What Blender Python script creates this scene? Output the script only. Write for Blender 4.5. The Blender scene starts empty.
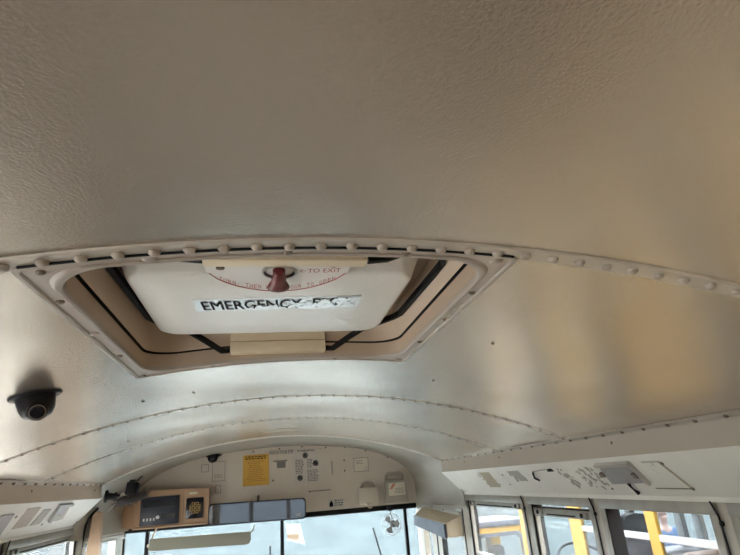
import bpy, bmesh, math, random
from mathutils import Vector, Matrix
random.seed(7)
S = bpy.context.scene
COL = S.collection
PI = math.pi

# ------------------------------------------------------------------ camera, sky, exposure
cam_d = bpy.data.cameras.new('camera')
cam = bpy.data.objects.new('camera', cam_d)
COL.objects.link(cam)
cam_d.sensor_width = 36.0
cam_d.lens = 530 / 740 * 36.0
cam_d.clip_start = 0.02
cam_d.clip_end = 2000
cam.matrix_world = Matrix(((0.98079374, 0.00184035, -0.19503913, -0.10),
                           (-0.18107883, -0.36301994, -0.91401695, 0.0),
                           (-0.07248521, 0.93177955, -0.35571443, 1.50),
                           (0, 0, 0, 1)))
S.camera = cam

world = bpy.data.worlds.new('overcast_sky')
S.world = world
world.use_nodes = True
wn = world.node_tree
bg = wn.nodes['Background']
bg.inputs['Color'].default_value = (0.97, 0.98, 1.0, 1)
bg.inputs['Strength'].default_value = 11.0

S.view_settings.view_transform = 'Standard'
S.view_settings.look = 'None'
S.view_settings.gamma = 1.0
S.view_settings.use_curve_mapping = False
S.view_settings.exposure = 0.42


# ------------------------------------------------------------------ materials
def mat(name, col, rough=0.5, metal=0.0, var=0.0, vscale=8.0, bump=0.0, bscale=60.0, spec=0.5,
        speck=0.0, speckscale=40.0, speckcol=(0.1, 0.08, 0.06), emit=None, coat=0.0, transl=0.0):
    m = bpy.data.materials.new(name)
    m.use_nodes = True
    nt = m.node_tree
    b = nt.nodes['Principled BSDF']
    b.inputs['Roughness'].default_value = rough
    b.inputs['Metallic'].default_value = metal
    b.inputs['Specular IOR Level'].default_value = spec
    b.inputs['Coat Weight'].default_value = coat
    c4 = (*col, 1)
    tc = nt.nodes.new('ShaderNodeTexCoord')
    src = None
    # every material keeps a little procedural variation
    nz = nt.nodes.new('ShaderNodeTexNoise')
    nz.inputs['Scale'].default_value = vscale
    nz.inputs['Detail'].default_value = 5
    nt.links.new(tc.outputs['Object'], nz.inputs['Vector'])
    mx = nt.nodes.new('ShaderNodeMix')
    mx.data_type = 'RGBA'
    v = max(var, 0.02)
    mx.inputs[6].default_value = tuple(max(0, c * (1 - v)) for c in col) + (1,)
    mx.inputs[7].default_value = tuple(min(1, c * (1 + v)) for c in col) + (1,)
    nt.links.new(nz.outputs['Fac'], mx.inputs[0])
    src = mx.outputs[2]
    if speck > 0:
        n2 = nt.nodes.new('ShaderNodeTexNoise')
        n2.inputs['Scale'].default_value = speckscale
        n2.inputs['Detail'].default_value = 3
        nt.links.new(tc.outputs['Object'], n2.inputs['Vector'])
        rp = nt.nodes.new('ShaderNodeValToRGB')
        rp.color_ramp.elements[0].position = 0.66
        rp.color_ramp.elements[0].color = (0, 0, 0, 1)
        rp.color_ramp.elements[1].position = 0.78
        rp.color_ramp.elements[1].color = (speck, speck, speck, 1)
        nt.links.new(n2.outputs['Fac'], rp.inputs[0])
        m2 = nt.nodes.new('ShaderNodeMix')
        m2.data_type = 'RGBA'
        m2.inputs[7].default_value = (*speckcol, 1)
        nt.links.new(rp.outputs[0], m2.inputs[0])
        nt.links.new(src, m2.inputs[6])
        src = m2.outputs[2]
    nt.links.new(src, b.inputs['Base Color'])
    if bump > 0:
        n3 = nt.nodes.new('ShaderNodeTexNoise')
        n3.inputs['Scale'].default_value = bscale
        n3.inputs['Detail'].default_value = 2.5
        nt.links.new(tc.outputs['Object'], n3.inputs['Vector'])
        bp = nt.nodes.new('ShaderNodeBump')
        bp.inputs['Strength'].default_value = bump
        bp.inputs['Distance'].default_value = 0.002
        nt.links.new(n3.outputs['Fac'], bp.inputs['Height'])
        nt.links.new(bp.outputs[0], b.inputs['Normal'])
    if transl > 0:
        tn = nt.nodes.new('ShaderNodeBsdfTranslucent')
        nt.links.new(src, tn.inputs[0])
        tt = nt.nodes.new('ShaderNodeBsdfTransparent')
        ms = nt.nodes.new('ShaderNodeMixShader')
        ms.inputs[0].default_value = transl * .45
        nt.links.new(tt.outputs[0], ms.inputs[2])
        nt.links.new(b.outputs[0], ms.inputs[1])
        ms2 = nt.nodes.new('ShaderNodeMixShader')
        ms2.inputs[0].default_value = transl * .4
        nt.links.new(ms.outputs[0], ms2.inputs[1])
        nt.links.new(tn.outputs[0], ms2.inputs[2])
        nt.links.new(ms2.outputs[0], nt.nodes['Material Output'].inputs[0])
    if emit:
        b.inputs['Emission Color'].default_value = (*emit, 1)
        b.inputs['Emission Strength'].default_value = 1
    return m


def glass_mat(name, tint, haze=0.0, hazecol=(0.9, 0.92, 0.95)):
    m = bpy.data.materials.new(name)
    m.use_nodes = True
    nt = m.node_tree
    nt.nodes.remove(nt.nodes['Principled BSDF'])
    out = nt.nodes['Material Output']
    tr = nt.nodes.new('ShaderNodeBsdfTransparent')
    tr.inputs[0].default_value = (*tint, 1)
    gl = nt.nodes.new('ShaderNodeBsdfGlossy')
    gl.inputs['Roughness'].default_value = 0.02
    lw_ = nt.nodes.new('ShaderNodeLayerWeight')
    lw_.inputs[0].default_value = 0.5
    pw = nt.nodes.new('ShaderNodeMath')
    pw.operation = 'POWER'
    pw.inputs[1].default_value = 5
    nt.links.new(lw_.outputs['Facing'], pw.inputs[0])
    fr = nt.nodes.new('ShaderNodeMath')
    fr.operation = 'MULTIPLY_ADD'
    fr.inputs[1].default_value = 0.45
    fr.inputs[2].default_value = 0.03
    nt.links.new(pw.outputs[0], fr.inputs[0])
    mix = nt.nodes.new('ShaderNodeMixShader')
    nt.links.new(fr.outputs[0], mix.inputs[0])
    nt.links.new(tr.outputs[0], mix.inputs[1])
    nt.links.new(gl.outputs[0], mix.inputs[2])
    last = mix
    if haze > 0:
        tl = nt.nodes.new('ShaderNodeBsdfTranslucent')
        tl.inputs[0].default_value = (*hazecol, 1)
        nz = nt.nodes.new('ShaderNodeTexNoise')
        nz.inputs['Scale'].default_value = 9
        nz.inputs['Detail'].default_value = 6
        mr = nt.nodes.new('ShaderNodeMapRange')
        mr.inputs[1].default_value = 0.3
        mr.inputs[2].default_value = 0.7
        mr.inputs[3].default_value = haze * 0.7
        mr.inputs[4].default_value = haze * 1.3
        tc = nt.nodes.new('ShaderNodeTexCoord')
        nt.links.new(tc.outputs['Object'], nz.inputs['Vector'])
        nt.links.new(nz.outputs['Fac'], mr.inputs[0])
        m2 = nt.nodes.new('ShaderNodeMixShader')
        nt.links.new(mr.outputs[0], m2.inputs[0])
        nt.links.new(mix.outputs[0], m2.inputs[1])
        nt.links.new(tl.outputs[0], m2.inputs[2])
        last = m2
    nt.links.new(last.outputs[0], out.inputs[0])
    return m


M = {}
def ceiling_mat():
    m = mat('cream_embossed_enamel', (0.625, 0.550, 0.468), 0.27, metal=0.80, var=0.07, vscale=2.5, bump=0.20, bscale=300, spec=1.0, coat=0.0)
    nt = m.node_tree
    b = nt.nodes['Principled BSDF']
    b.inputs['Coat Roughness'].default_value = 0.26
    b.inputs['Coat IOR'].default_value = 1.9
    bump = next(n for n in nt.nodes if n.type == 'BUMP')
    b2 = nt.nodes.new('ShaderNodeBump')
    b2.inputs['Strength'].default_value = 0.5
    b2.inputs['Distance'].default_value = 0.002
    nt.links.new(bump.inputs['Height'].links[0].from_socket, b2.inputs['Height'])
    nt.links.new(b2.outputs[0], b.inputs['Coat Normal'])
    # fine grime specks that gather in loose patches
    tc = next(n for n in nt.nodes if n.type == 'TEX_COORD')
    fine = nt.nodes.new('ShaderNodeTexNoise')
    fine.inputs['Scale'].default_value = 430
    fine.inputs['Detail'].default_value = 3
    patch = nt.nodes.new('ShaderNodeTexNoise')
    patch.inputs['Scale'].default_value = 4.5
    patch.inputs['Detail'].default_value = 4
    nt.links.new(tc.outputs['Object'], fine.inputs['Vector'])
    nt.links.new(tc.outputs['Object'], patch.inputs['Vector'])
    r1 = nt.nodes.new('ShaderNodeMapRange')
    r1.inputs[1].default_value, r1.inputs[2].default_value = 0.56, 0.70
    r2 = nt.nodes.new('ShaderNodeMapRange')
    r2.inputs[1].default_value, r2.inputs[2].default_value = 0.42, 0.66
    nt.links.new(fine.outputs['Fac'], r1.inputs[0])
    nt.links.new(patch.outputs['Fac'], r2.inputs[0])
    mu = nt.nodes.new('ShaderNodeMath')
    mu.operation = 'MULTIPLY'
    nt.links.new(r1.outputs[0], mu.inputs[0])
    nt.links.new(r2.outputs[0], mu.inputs[1])
    mu2 = nt.nodes.new('ShaderNodeMath')
    mu2.operation = 'MULTIPLY'
    mu2.inputs[1].default_value = 0.36
    nt.links.new(mu.outputs[0], mu2.inputs[0])
    mx = nt.nodes.new('ShaderNodeMix')
    mx.data_type = 'RGBA'
    mx.inputs[7].default_value = (0.20, 0.16, 0.12, 1)
    src = b.inputs['Base Color'].links[0].from_socket
    nt.links.new(mu2.outputs[0], mx.inputs[0])
    nt.links.new(src, mx.inputs[6])
    nt.links.new(mx.outputs[2], b.inputs['Base Color'])
    return m


M['ceil'] = ceiling_mat()
M['strip'] = mat('cream_seam_strip', (0.60, 0.54, 0.465), 0.36, metal=0.5, var=0.08, vscale=20)
M['rivet'] = mat('painted_rivet', (0.40, 0.34, 0.28), 0.45, var=0.15, vscale=60)
M['rivet_dark'] = mat('dirty_rivet', (0.16, 0.13, 0.10), 0.5, var=0.3, vscale=80)
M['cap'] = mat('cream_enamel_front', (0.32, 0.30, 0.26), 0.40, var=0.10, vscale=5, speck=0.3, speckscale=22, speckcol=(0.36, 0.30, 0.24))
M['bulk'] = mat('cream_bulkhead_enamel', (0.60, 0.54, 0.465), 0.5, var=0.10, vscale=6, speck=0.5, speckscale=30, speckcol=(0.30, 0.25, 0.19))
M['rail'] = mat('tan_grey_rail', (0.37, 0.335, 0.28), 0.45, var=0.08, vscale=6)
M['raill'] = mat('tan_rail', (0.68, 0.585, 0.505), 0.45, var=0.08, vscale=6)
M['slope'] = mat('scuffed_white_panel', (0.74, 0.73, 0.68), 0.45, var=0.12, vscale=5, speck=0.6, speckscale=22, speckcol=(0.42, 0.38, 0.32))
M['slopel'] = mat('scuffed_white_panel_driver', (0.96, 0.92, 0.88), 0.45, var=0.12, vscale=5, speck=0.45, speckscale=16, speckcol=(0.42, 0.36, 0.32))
M['alu'] = mat('weathered_aluminium', (0.36, 0.345, 0.31), 0.42, metal=0.35, var=0.2, vscale=25)
M['post'] = mat('cream_window_post', (0.48, 0.45, 0.395), 0.45, var=0.12, vscale=12)
M['rubber'] = mat('black_rubber', (0.008, 0.008, 0.009), 0.6, spec=0.2)
M['black'] = mat('black_plastic', (0.007, 0.008, 0.012), 0.4, spec=0.25)
M['blacksoft'] = mat('black_satin_plastic', (0.014, 0.016, 0.022), 0.5, spec=0.25)
M['landing'] = mat('worn_landing_tread', (0.10, 0.075, 0.05), 0.5, var=0.1, vscale=6)
M['hood'] = mat('white_glare_hood', (0.62, 0.62, 0.60), 0.4, var=0.05)  # white so the added hood bounces light up through the windshield
M['floor'] = mat('worn_brown_rubber_floor', (0.085, 0.060, 0.040), 0.6, var=0.2, vscale=4)
M['wallow'] = mat('tan_lower_wall', (0.24, 0.18, 0.12), 0.5, var=0.1, vscale=4)
M['hatch'] = mat('cream_hatch_plastic', (0.41, 0.35, 0.295), 0.36, var=0.05, vscale=8, bump=0.12, bscale=120)
M['liner'] = mat('tan_hatch_liner', (0.50, 0.385, 0.285), 0.5, var=0.08, vscale=8, bump=0.1, bscale=150)
M['pan'] = mat('offwhite_hatch_pan', (0.80, 0.78, 0.74), 0.30, var=0.05, vscale=14, bump=0.35, bscale=160)
M['bracket'] = mat('yellowed_tan_metal', (0.74, 0.63, 0.455), 0.4, var=0.06, vscale=30)
M['plate'] = mat('white_label_plate', (0.78, 0.74, 0.70), 0.4, var=0.04, vscale=30)
M['redink'] = mat('faded_red_ink', (0.42, 0.08, 0.07), 0.5)
M['redknob'] = mat('dark_red_plastic', (0.13, 0.018, 0.02), 0.35, var=0.15, vscale=60)
M['steel'] = mat('brushed_steel', (0.55, 0.53, 0.50), 0.3, metal=0.9, var=0.1, vscale=40)
M['foil'] = mat('silver_foil_sticker', (0.80, 0.80, 0.79), 0.28, metal=0.6, var=0.15, vscale=60)
M['ink'] = mat('black_ink', (0.006, 0.006, 0.006), 0.6, spec=0.1)
M['inkg'] = mat('grey_ink', (0.13, 0.13, 0.14), 0.6)
M['inkf'] = mat('faint_grey_ink', (0.22, 0.20, 0.175), 0.6)
M['screw'] = mat('dull_screw', (0.22, 0.18, 0.14), 0.4, metal=0.5, var=0.2, vscale=80)
M['yelpaper'] = mat('amber_notice_paper', (0.62, 0.36, 0.06), 0.6, var=0.05)
M['paper'] = mat('white_paper', (0.52, 0.51, 0.48), 0.6, var=0.05)
M['radio'] = mat('dark_blue_grey_face', (0.022, 0.028, 0.045), 0.35, var=0.2)
M['radiod'] = mat('radio_black_window', (0.008, 0.010, 0.018), 0.15)
M['gold'] = mat('gold_button', (0.62, 0.40, 0.10), 0.4)
M['silver'] = mat('silver_button', (0.65, 0.66, 0.68), 0.3)
M['tanbox'] = mat('tan_painted_box', (0.44, 0.285, 0.175), 0.45, var=0.07, vscale=10)
M['tanpost'] = mat('tan_pillar_paint', (0.50, 0.35, 0.24), 0.45, var=0.06, vscale=6)
M['tanbox2'] = mat('yellowish_tan_metal', (0.50, 0.42, 0.30), 0.45, var=0.07, vscale=10)
M['greyface'] = mat('blue_grey_panel', (0.085, 0.10, 0.135), 0.35, var=0.35, vscale=14)
M['visor'] = mat('olive_grey_visor', (0.30, 0.30, 0.24), 0.5, var=0.06)
M['mirror'] = mat('mirror_glass', (0.18, 0.185, 0.21), 0.03, metal=1.0)
M['greykit'] = mat('grey_brown_kit_plastic', (0.36, 0.33, 0.28), 0.45, var=0.06)
M['label'] = mat('cream_label', (0.66, 0.62, 0.52), 0.5)
M['redlab'] = mat('faded_red_mark', (0.55, 0.18, 0.12), 0.5)
M['wire'] = mat('chrome_wire', (0.40, 0.40, 0.40), 0.3, metal=1.0)
M['fanblade'] = mat('pale_fan_blade', (0.22, 0.225, 0.22), 0.35)
M['pewter'] = mat('grey_metal_plate', (0.36, 0.36, 0.37), 0.4, metal=0.3, var=0.12, vscale=25)
M['stain'] = mat('adhesive_residue', (0.42, 0.36, 0.26), 0.6, var=0.25, vscale=60)
M['staing'] = mat('grey_scuff', (0.38, 0.37, 0.34), 0.6, var=0.3, vscale=90)
M['pink'] = mat('pale_pink_paper', (0.60, 0.53, 0.49), 0.6, var=0.1)
M['lav'] = mat('lavender_grey_card', (0.46, 0.43, 0.46), 0.5, var=0.1)
M['orange'] = mat('orange_print', (0.85, 0.45, 0.15), 0.5)
M['bristle'] = mat('dark_bristle', (0.035, 0.033, 0.036), 0.6, var=0.4, vscale=60)
M['brown'] = mat('brown_trim', (0.30, 0.19, 0.11), 0.5)
M['busyel'] = mat('school_bus_yellow', (0.25, 0.152, 0.026), 0.40, spec=0.2, var=0.04)
M['buswhite'] = mat('white_sash', (0.21, 0.21, 0.207), 0.5, spec=0.2)
M['busgrey'] = mat('grey_interior', (0.09, 0.095, 0.10), 0.6, spec=0.2, var=0.1)
M['seatbrown'] = mat('brown_vinyl', (0.20, 0.12, 0.07), 0.5, var=0.1)
M['tyre'] = mat('tyre_rubber', (0.02, 0.02, 0.02), 0.8)
M['roofgrey'] = mat('grey_cab_roof', (0.055, 0.060, 0.072), 0.7, spec=0.1, var=0.1)
M['skin'] = mat('skin', (0.105, 0.058, 0.047), 0.5)
M['denim'] = mat('blue_jacket_cloth', (0.022, 0.042, 0.085), 0.8, spec=0.1, var=0.15, vscale=20)
M['trouser'] = mat('dark_trousers', (0.05, 0.05, 0.07), 0.8)
M['hair'] = mat('brown_hair', (0.05, 0.03, 0.025), 0.8, spec=0.1)
M['ground'] = mat('pale_gravel_yard', (0.047, 0.055, 0.057), 0.9, spec=0.0, var=0.55, vscale=0.5, speck=0.8, speckscale=1.4, speckcol=(0.031, 0.037, 0.039))
M['bounce_apron'] = mat('pale_bounce_apron', (0.46, 0.44, 0.41), 0.9, var=0.1, vscale=1.5, spec=0.0)  # bright tone for the added slab that throws light into the cabin
M['g_wind'] = glass_mat('windshield_glass', (0.88, 0.95, 0.97), 0.012)
M['g_side'] = glass_mat('side_window_glass', (0.95, 0.97, 0.97), 0.012)
M['g_haze'] = glass_mat('dusty_window_glass', (0.95, 0.96, 0.96), 0.02)
M['g_grey'] = glass_mat('grey_reflection_glass', (0.85, 0.86, 0.88), 0.1, (.75, .76, .80))  # grey reflection in the neighbouring bus's lower panes, put in as haze
M['g_out'] = glass_mat('clear_vehicle_glass', (0.92, 0.95, 0.96), 0.004)


# ------------------------------------------------------------------ mesh helpers
class MB:
    def __init__(s):
        s.v, s.f = [], []

    def add(s, vs, fs):
        n = len(s.v)
        s.v += [tuple(p) for p in vs]
        s.f += [tuple(i + n for i in f) for f in fs]
        return s

    def box(s, x0, x1, y0, y1, z0, z1):
        x0, x1 = min(x0, x1), max(x0, x1)
        y0, y1 = min(y0, y1), max(y0, y1)
        z0, z1 = min(z0, z1), max(z0, z1)
        vs = [(x0, y0, z0), (x1, y0, z0), (x1, y1, z0), (x0, y1, z0), (x0, y0, z1), (x1, y0, z1), (x1, y1, z1), (x0, y1, z1)]
        return s.add(vs, [(0, 3, 2, 1), (4, 5, 6, 7), (0, 1, 5, 4), (1, 2, 6, 5), (2, 3, 7, 6), (3, 0, 4, 7)])

    def hexa(s, a, b):
        """two quads (4 points each) joined into a solid"""
        vs = list(a) + list(b)
        return s.add(vs, [(0, 1, 2, 3), (7, 6, 5, 4), (0, 4, 5, 1), (1, 5, 6, 2), (2, 6, 7, 3), (3, 7, 4, 0)])

    def bevbox(s, x0, x1, y0, y1, z0, z1, r):
        bm = bmesh.new()
        bmesh.ops.create_cube(bm, size=1)
        for v in bm.verts:
            v.co = Vector(((x0 + x1) / 2 + v.co.x * abs(x1 - x0), (y0 + y1) / 2 + v.co.y * abs(y1 - y0), (z0 + z1) / 2 + v.co.z * abs(z1 - z0)))
        bmesh.ops.bevel(bm, geom=bm.edges[:], offset=r, segments=2, profile=0.5, affect='EDGES')
        bm.verts.index_update()
        vs = [tuple(v.co) for v in bm.verts]
        fs = [tuple(v.index for v in f.verts) for f in bm.faces]
        bm.free()
        return s.add(vs, fs)

    def loft(s, loops, closed=True, cap0=False, cap1=False):
        n = len(loops[0])
        vs = [p for l in loops for p in l]
        fs = []
        for i in range(len(loops) - 1):
            for j in range(n if closed else n - 1):
                k = (j + 1) % n
                fs.append((i * n + j, i * n + k, (i + 1) * n + k, (i + 1) * n + j))
        if cap0:
            fs.append(tuple(reversed(range(n))))
        if cap1:
            fs.append(tuple((len(loops) - 1) * n + j for j in range(n)))
        return s.add(vs, fs)

    def tube(s, pts, r, seg=8, closed=False):
        pts = [Vector(p) for p in pts]
        loops = []
        n = len(pts)
        for i, p in enumerate(pts):
            if closed:
                t = pts[(i + 1) % n] - pts[i - 1]
            else:
                t = pts[min(i + 1, n - 1)] - pts[max(i - 1, 0)]
            t.normalize()
            u = t.cross(Vector((0, 0, 1)))
            if u.length < 0.05:
                u = t.cross(Vector((1, 0, 0)))
            u.normalize()
            w = t.cross(u)
            rr = r[i] if isinstance(r, (list, tuple)) else r
            loops.append([p + (u * math.cos(2 * PI * k / seg) + w * math.sin(2 * PI * k / seg)) * rr for k in range(seg)])
        if closed:
            loops.append(loops[0])
        return s.loft(loops, True, not closed, not closed)

    def lathe(s, prof, origin, axis, seg=16, xref=None):
        """prof: (radius, distance along axis) pairs"""
        a = Vector(axis).normalized()
        u = Vector(xref) if xref else (a.cross(Vector((0, 0, 1))) if abs(a.z) < 0.9 else a.cross(Vector((0, 1, 0))))
        u = (u - a * u.dot(a)).normalized()
        w = a.cross(u)
        o = Vector(origin)
        loops = [[o + a * h + (u * math.cos(2 * PI * k / seg) + w * math.sin(2 * PI * k / seg)) * max(r, 1e-5) for k in range(seg)] for r, h in prof]
        return s.loft(loops, True, True, True)

    def prism(s, poly, d):
        """planar polygon extruded by vector d"""
        d = Vector(d)
        n = len(poly)
        vs = [Vector(p) for p in poly] + [Vector(p) + d for p in poly]
        fs = [tuple(reversed(range(n))), tuple(range(n, 2 * n))] + [(i, (i + 1) % n, n + (i + 1) % n, n + i) for i in range(n)]
        return s.add(vs, fs)

    def xform(s, mtx):
        s.v = [tuple(mtx @ Vector(p)) for p in s.v]
        return s

    def join(s, o):
        return s.add(o.v, o.f)


ROOTLOC = {}


def build(name, mb, material, parent=None, smooth=False, origin=None, fixn=True, sharp=40):
    """vertices are in world space; the object's origin is put at its base"""
    if parent is not None:
        base = ROOTLOC.get(parent.name, Vector((0, 0, 0)))
    else:
        if origin is None:
            xs = [p[0] for p in mb.v]
            ys = [p[1] for p in mb.v]
            zs = [p[2] for p in mb.v]
            origin = ((min(xs) + max(xs)) / 2, (min(ys) + max(ys)) / 2, min(zs))
        base = Vector(origin)
    me = bpy.data.meshes.new(name)
    me.from_pydata([tuple(Vector(p) - base) for p in mb.v], [], mb.f)
    if fixn:
        bm = bmesh.new()
        bm.from_mesh(me)
        bmesh.ops.recalc_face_normals(bm, faces=bm.faces[:])
        bm.to_mesh(me)
        bm.free()
    me.validate()
    if smooth:
        me.polygons.foreach_set('use_smooth', [True] * len(me.polygons))
        try:
            me.set_sharp_from_angle(angle=math.radians(sharp))
        except Exception:
            pass
    me.materials.append(material)
    o = bpy.data.objects.new(name, me)
    COL.objects.link(o)
    if parent is not None:
        o.parent = parent
        ROOTLOC[o.name] = base
    else:
        o.location = base
        ROOTLOC[o.name] = base
    return o


def empty(name, loc):
    o = bpy.data.objects.new(name, None)
    COL.objects.link(o)
    o.location = loc
    o.empty_display_size = 0.05
    ROOTLOC[o.name] = Vector(loc)
    return o


def thing(name, label, cat, loc, group=None):
    return tag(empty(name, loc), label, cat, group)


def tag(o, label, cat, group=None):
    o['label'] = label
    o['category'] = cat
    if group:
        o['group'] = group
    return o


def struct(o, label=None):
    o['kind'] = 'structure'
    if label:
        o['label'] = label
    return o


def inst(name, me, parent, loc, rot=None):
    """a copy that shares mesh data; loc in world space"""
    o = bpy.data.objects.new(name, me)
    COL.objects.link(o)
    if parent is not None:
        o.parent = parent
        o.location = Vector(loc) - ROOTLOC.get(parent.name, Vector((0, 0, 0)))
    else:
        o.location = loc
    if rot is not None:
        o.rotation_euler = rot
    return o


def shared(name, mb, material, smooth=True):
    me = bpy.data.meshes.new(name)
    me.from_pydata(mb.v, [], mb.f)
    bm = bmesh.new()
    bm.from_mesh(me)
    bmesh.ops.recalc_face_normals(bm, faces=bm.faces[:])
    bm.to_mesh(me)
    bm.free()
    if smooth:
        me.polygons.foreach_set('use_smooth', [True] * len(me.polygons))
    me.materials.append(material)
    return me


def text_mb(body, size, mtx, extrude=0.0004, align='CENTER', sx=1.0, bold=0.0):
    """lettering as a mesh, in the frame mtx (x right, y up, z out of the surface)"""
    cu = bpy.data.curves.new('lettering', 'FONT')
    cu.body = body
    cu.size = size
    cu.align_x = align
    cu.align_y = 'CENTER'
    cu.extrude = extrude
    cu.resolution_u = 2
    cu.offset = bold
    o = bpy.data.objects.new('lettering', cu)
    COL.objects.link(o)
    bpy.context.view_layer.update()
    dg = bpy.context.evaluated_depsgraph_get()
    me = bpy.data.meshes.new_from_object(o.evaluated_get(dg))
    mb = MB()
    mb.v = [(v.co.x * sx, v.co.y, v.co.z) for v in me.vertices]
    mb.f = [tuple(p.vertices) for p in me.polygons]
    bpy.data.objects.remove(o)
    bpy.data.curves.remove(cu)
    bpy.data.meshes.remove(me)
    return mb.xform(mtx)


def text_fit(body, w, h, mtx, bold=0.0):
    mb = text_mb(body, 1.0, Matrix.Identity(4), 0.0)
    if bold:
        mb = text_mb(body, 1.0, Matrix.Identity(4), 0.0, bold=bold)
    xs = [p[0] for p in mb.v]
    ys = [p[1] for p in mb.v]
    cx, cy = (min(xs) + max(xs)) / 2, (min(ys) + max(ys)) / 2
    kx, ky = w / (max(xs) - min(xs)), h / (max(ys) - min(ys))
    mb.v = [((p[0] - cx) * kx, (p[1] - cy) * ky, 0.0003) for p in mb.v]
    return mb.xform(mtx)


def frame(o, x, y):
    x = Vector(x).normalized()
    y = Vector(y)
    y = (y - x * y.dot(x)).normalized()
    z = x.cross(y)
    m = Matrix.Identity(4)
    for i in range(3):
        m[i][0], m[i][1], m[i][2], m[i][3] = x[i], y[i], z[i], o[i]
    return m


def rrect(cx, cy, hx, hy, r, n=6):
    """rounded rectangle, counter-clockwise list of (x, y), 4*(n+1) points plus mid-edge points"""
    pts = []
    cs = [(cx + hx - r, cy + hy - r, 0), (cx - hx + r, cy + hy - r, 90), (cx - hx + r, cy - hy + r, 180), (cx + hx - r, cy - hy + r, 270)]
    for i, (x, y, a) in enumerate(cs):
        arc = [(x + r * math.cos(math.radians(a + 90 * k / n)), y + r * math.sin(math.radians(a + 90 * k / n))) for k in range(n + 1)]
        pts += arc
        nx, ny, na = cs[(i + 1) % 4]
        e = (nx + r * math.cos(math.radians(a + 90)), ny + r * math.sin(math.radians(a + 90)))
        st = arc[-1]
        for k in range(1, 9):
            t = k / 9
            pts.append((st[0] + (e[0] - st[0]) * t, st[1] + (e[1] - st[1]) * t))
    return pts


# ------------------------------------------------------------------ dimensions of the bus
XE, ZE, ZA = 1.0, 1.583, 1.79
SAG = ZA - ZE
RAD = (XE * XE + SAG * SAG) / (2 * SAG)


def cz(x):
    return ZA - RAD + math.sqrt(RAD * RAD - x * x)


def cang(x):
    return math.asin(x / RAD)


def cnorm(x):      # pointing down into the room
    return Vector((-x, 0, -(cz(x) - (ZA - RAD)))).normalized()


HCX, HCY, HHX, HHY = -0.070, 0.962, 0.320, 0.334      # roof hatch flange
SEAMS = [-4.35, -3.1, -1.87, -0.62, 0.62, 1.87, 2.52, 3.43]
YB = 4.0                                              # front bulkhead
YR = -4.6                                             # rear wall


def wob(x, y):
    return 0.0016 * math.sin(3.1 * x + 2.3 * y + .4) + 0.0014 * math.sin(6.3 * x - 5.1 * y + 1.0) + 0.0009 * math.sin(8.2 * y + 9.7 * x) + 0.0006 * math.sin(13.3 * y - 8.0 * x + 2)


# ================================================================== THE SETTING
# ---- yard
g = MB()
g.add([(-400, -400, -0.95), (400, -400, -0.95), (400, 400, -0.95), (-400, 400, -0.95)], [(0, 1, 2, 3)])
gr_ = struct(build('ground', g, M['ground'], origin=(0, 0, -0.95)), 'pale gravel yard outside the bus windows')
build('light_bounce_apron', MB().box(-14, -1.7, -14, 9, -1.0, -.93), M['bounce_apron'], gr_)  # pale slab added on the driver side to bounce light onto the ceiling

# ---- floor
fl0 = struct(build('floor', MB().box(-1.2, 1.2, YR, 1.6, -0.06, 0.0), M['floor']), 'brown rubber bus floor')
build('front_landing', MB().box(-1.2, 1.2, 1.6, YB, -0.06, 0.0), M['landing'], fl0)

# ---- ceiling: one panel between two seams, hatch opening cut out
ceiling = struct(empty('ceiling', (0, 0, ZE)), 'arched cream metal bus ceiling of riveted panels')
HOLE = (HCX - HHX + .015, HCX + HHX - .015, HCY - HHY + .015, HCY + HHY - .015)


def ceiling_panel(y0, y1):
    xs = [-1.03 + 2.06 * i / 64 for i in range(65)]
    ny = max(3, int((y1 - y0) / 0.05))
    ys = [y0 + (y1 - y0) * i / ny for i in range(ny + 1)]
    hole = y0 < HOLE[2] < y1
    if hole:
        for h in HOLE[:2]:
            i = min(range(len(xs)), key=lambda k: abs(xs[k] - h))
            xs[i] = h
        for h in HOLE[2:]:
            i = min(range(len(ys)), key=lambda k: abs(ys[k] - h))
            ys[i] = h
    mb = MB()
    nx = len(xs)
    for y in ys:
        edge = min(1, max(0, min(y - y0, y1 - y) - .02) / 0.22)
        for x in xs:
            d = wob(x, y) * edge * 1.6 if abs(x) < .97 else 0
            mb.v.append((x, y, cz(min(max(x, -1.03), 1.03)) + d))
    for j in range(len(ys) - 1):
        for i in range(nx - 1):
            xm, ym = (xs[i] + xs[i + 1]) / 2, (ys[j] + ys[j + 1]) / 2
            if hole and HOLE[0] < xm < HOLE[1] and HOLE[2] < ym < HOLE[3]:
                continue
            mb.f.append((j * nx + i, (j + 1) * nx + i, (j + 1) * nx + i + 1, j * nx + i + 1))
    o = build('ceiling_panel', mb, M['ceil'], ceiling, smooth=True, fixn=False)
    md = o.modifiers.new('thickness', 'SOLIDIFY')
    md.thickness = 0.004
    md.offset = -1
    md.use_rim = False
    return o


ends = [YR] + SEAMS
for a, b in zip(ends[:-1], ends[1:]):
    if b - a > 0.05:
        ceiling_panel(a, b)


def arch_strip(y0, y1, drop, xlim=1.0, n=48, top=0.0):
    lp = []
    for i in range(n + 1):
        x = -xlim + 2 * xlim * i / n
        nn = cnorm(x)
        b = Vector((x, 0, cz(x))) - nn * top
        d = Vector((x, 0, cz(x))) + nn * drop
        d2 = Vector((x, 0, cz(x))) + nn * drop * 0.4
        lp.append([Vector((b.x, y0, b.z)), Vector((d2.x, y0 + .0003, d2.z)), Vector((d.x, y0 + .0015, d.z)), Vector((d.x, y1 - .0015, d.z)), Vector((d2.x, y1 - .0003, d2.z)), Vector((b.x, y1, b.z))])
    return MB().loft(lp, True, True, True)


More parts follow.
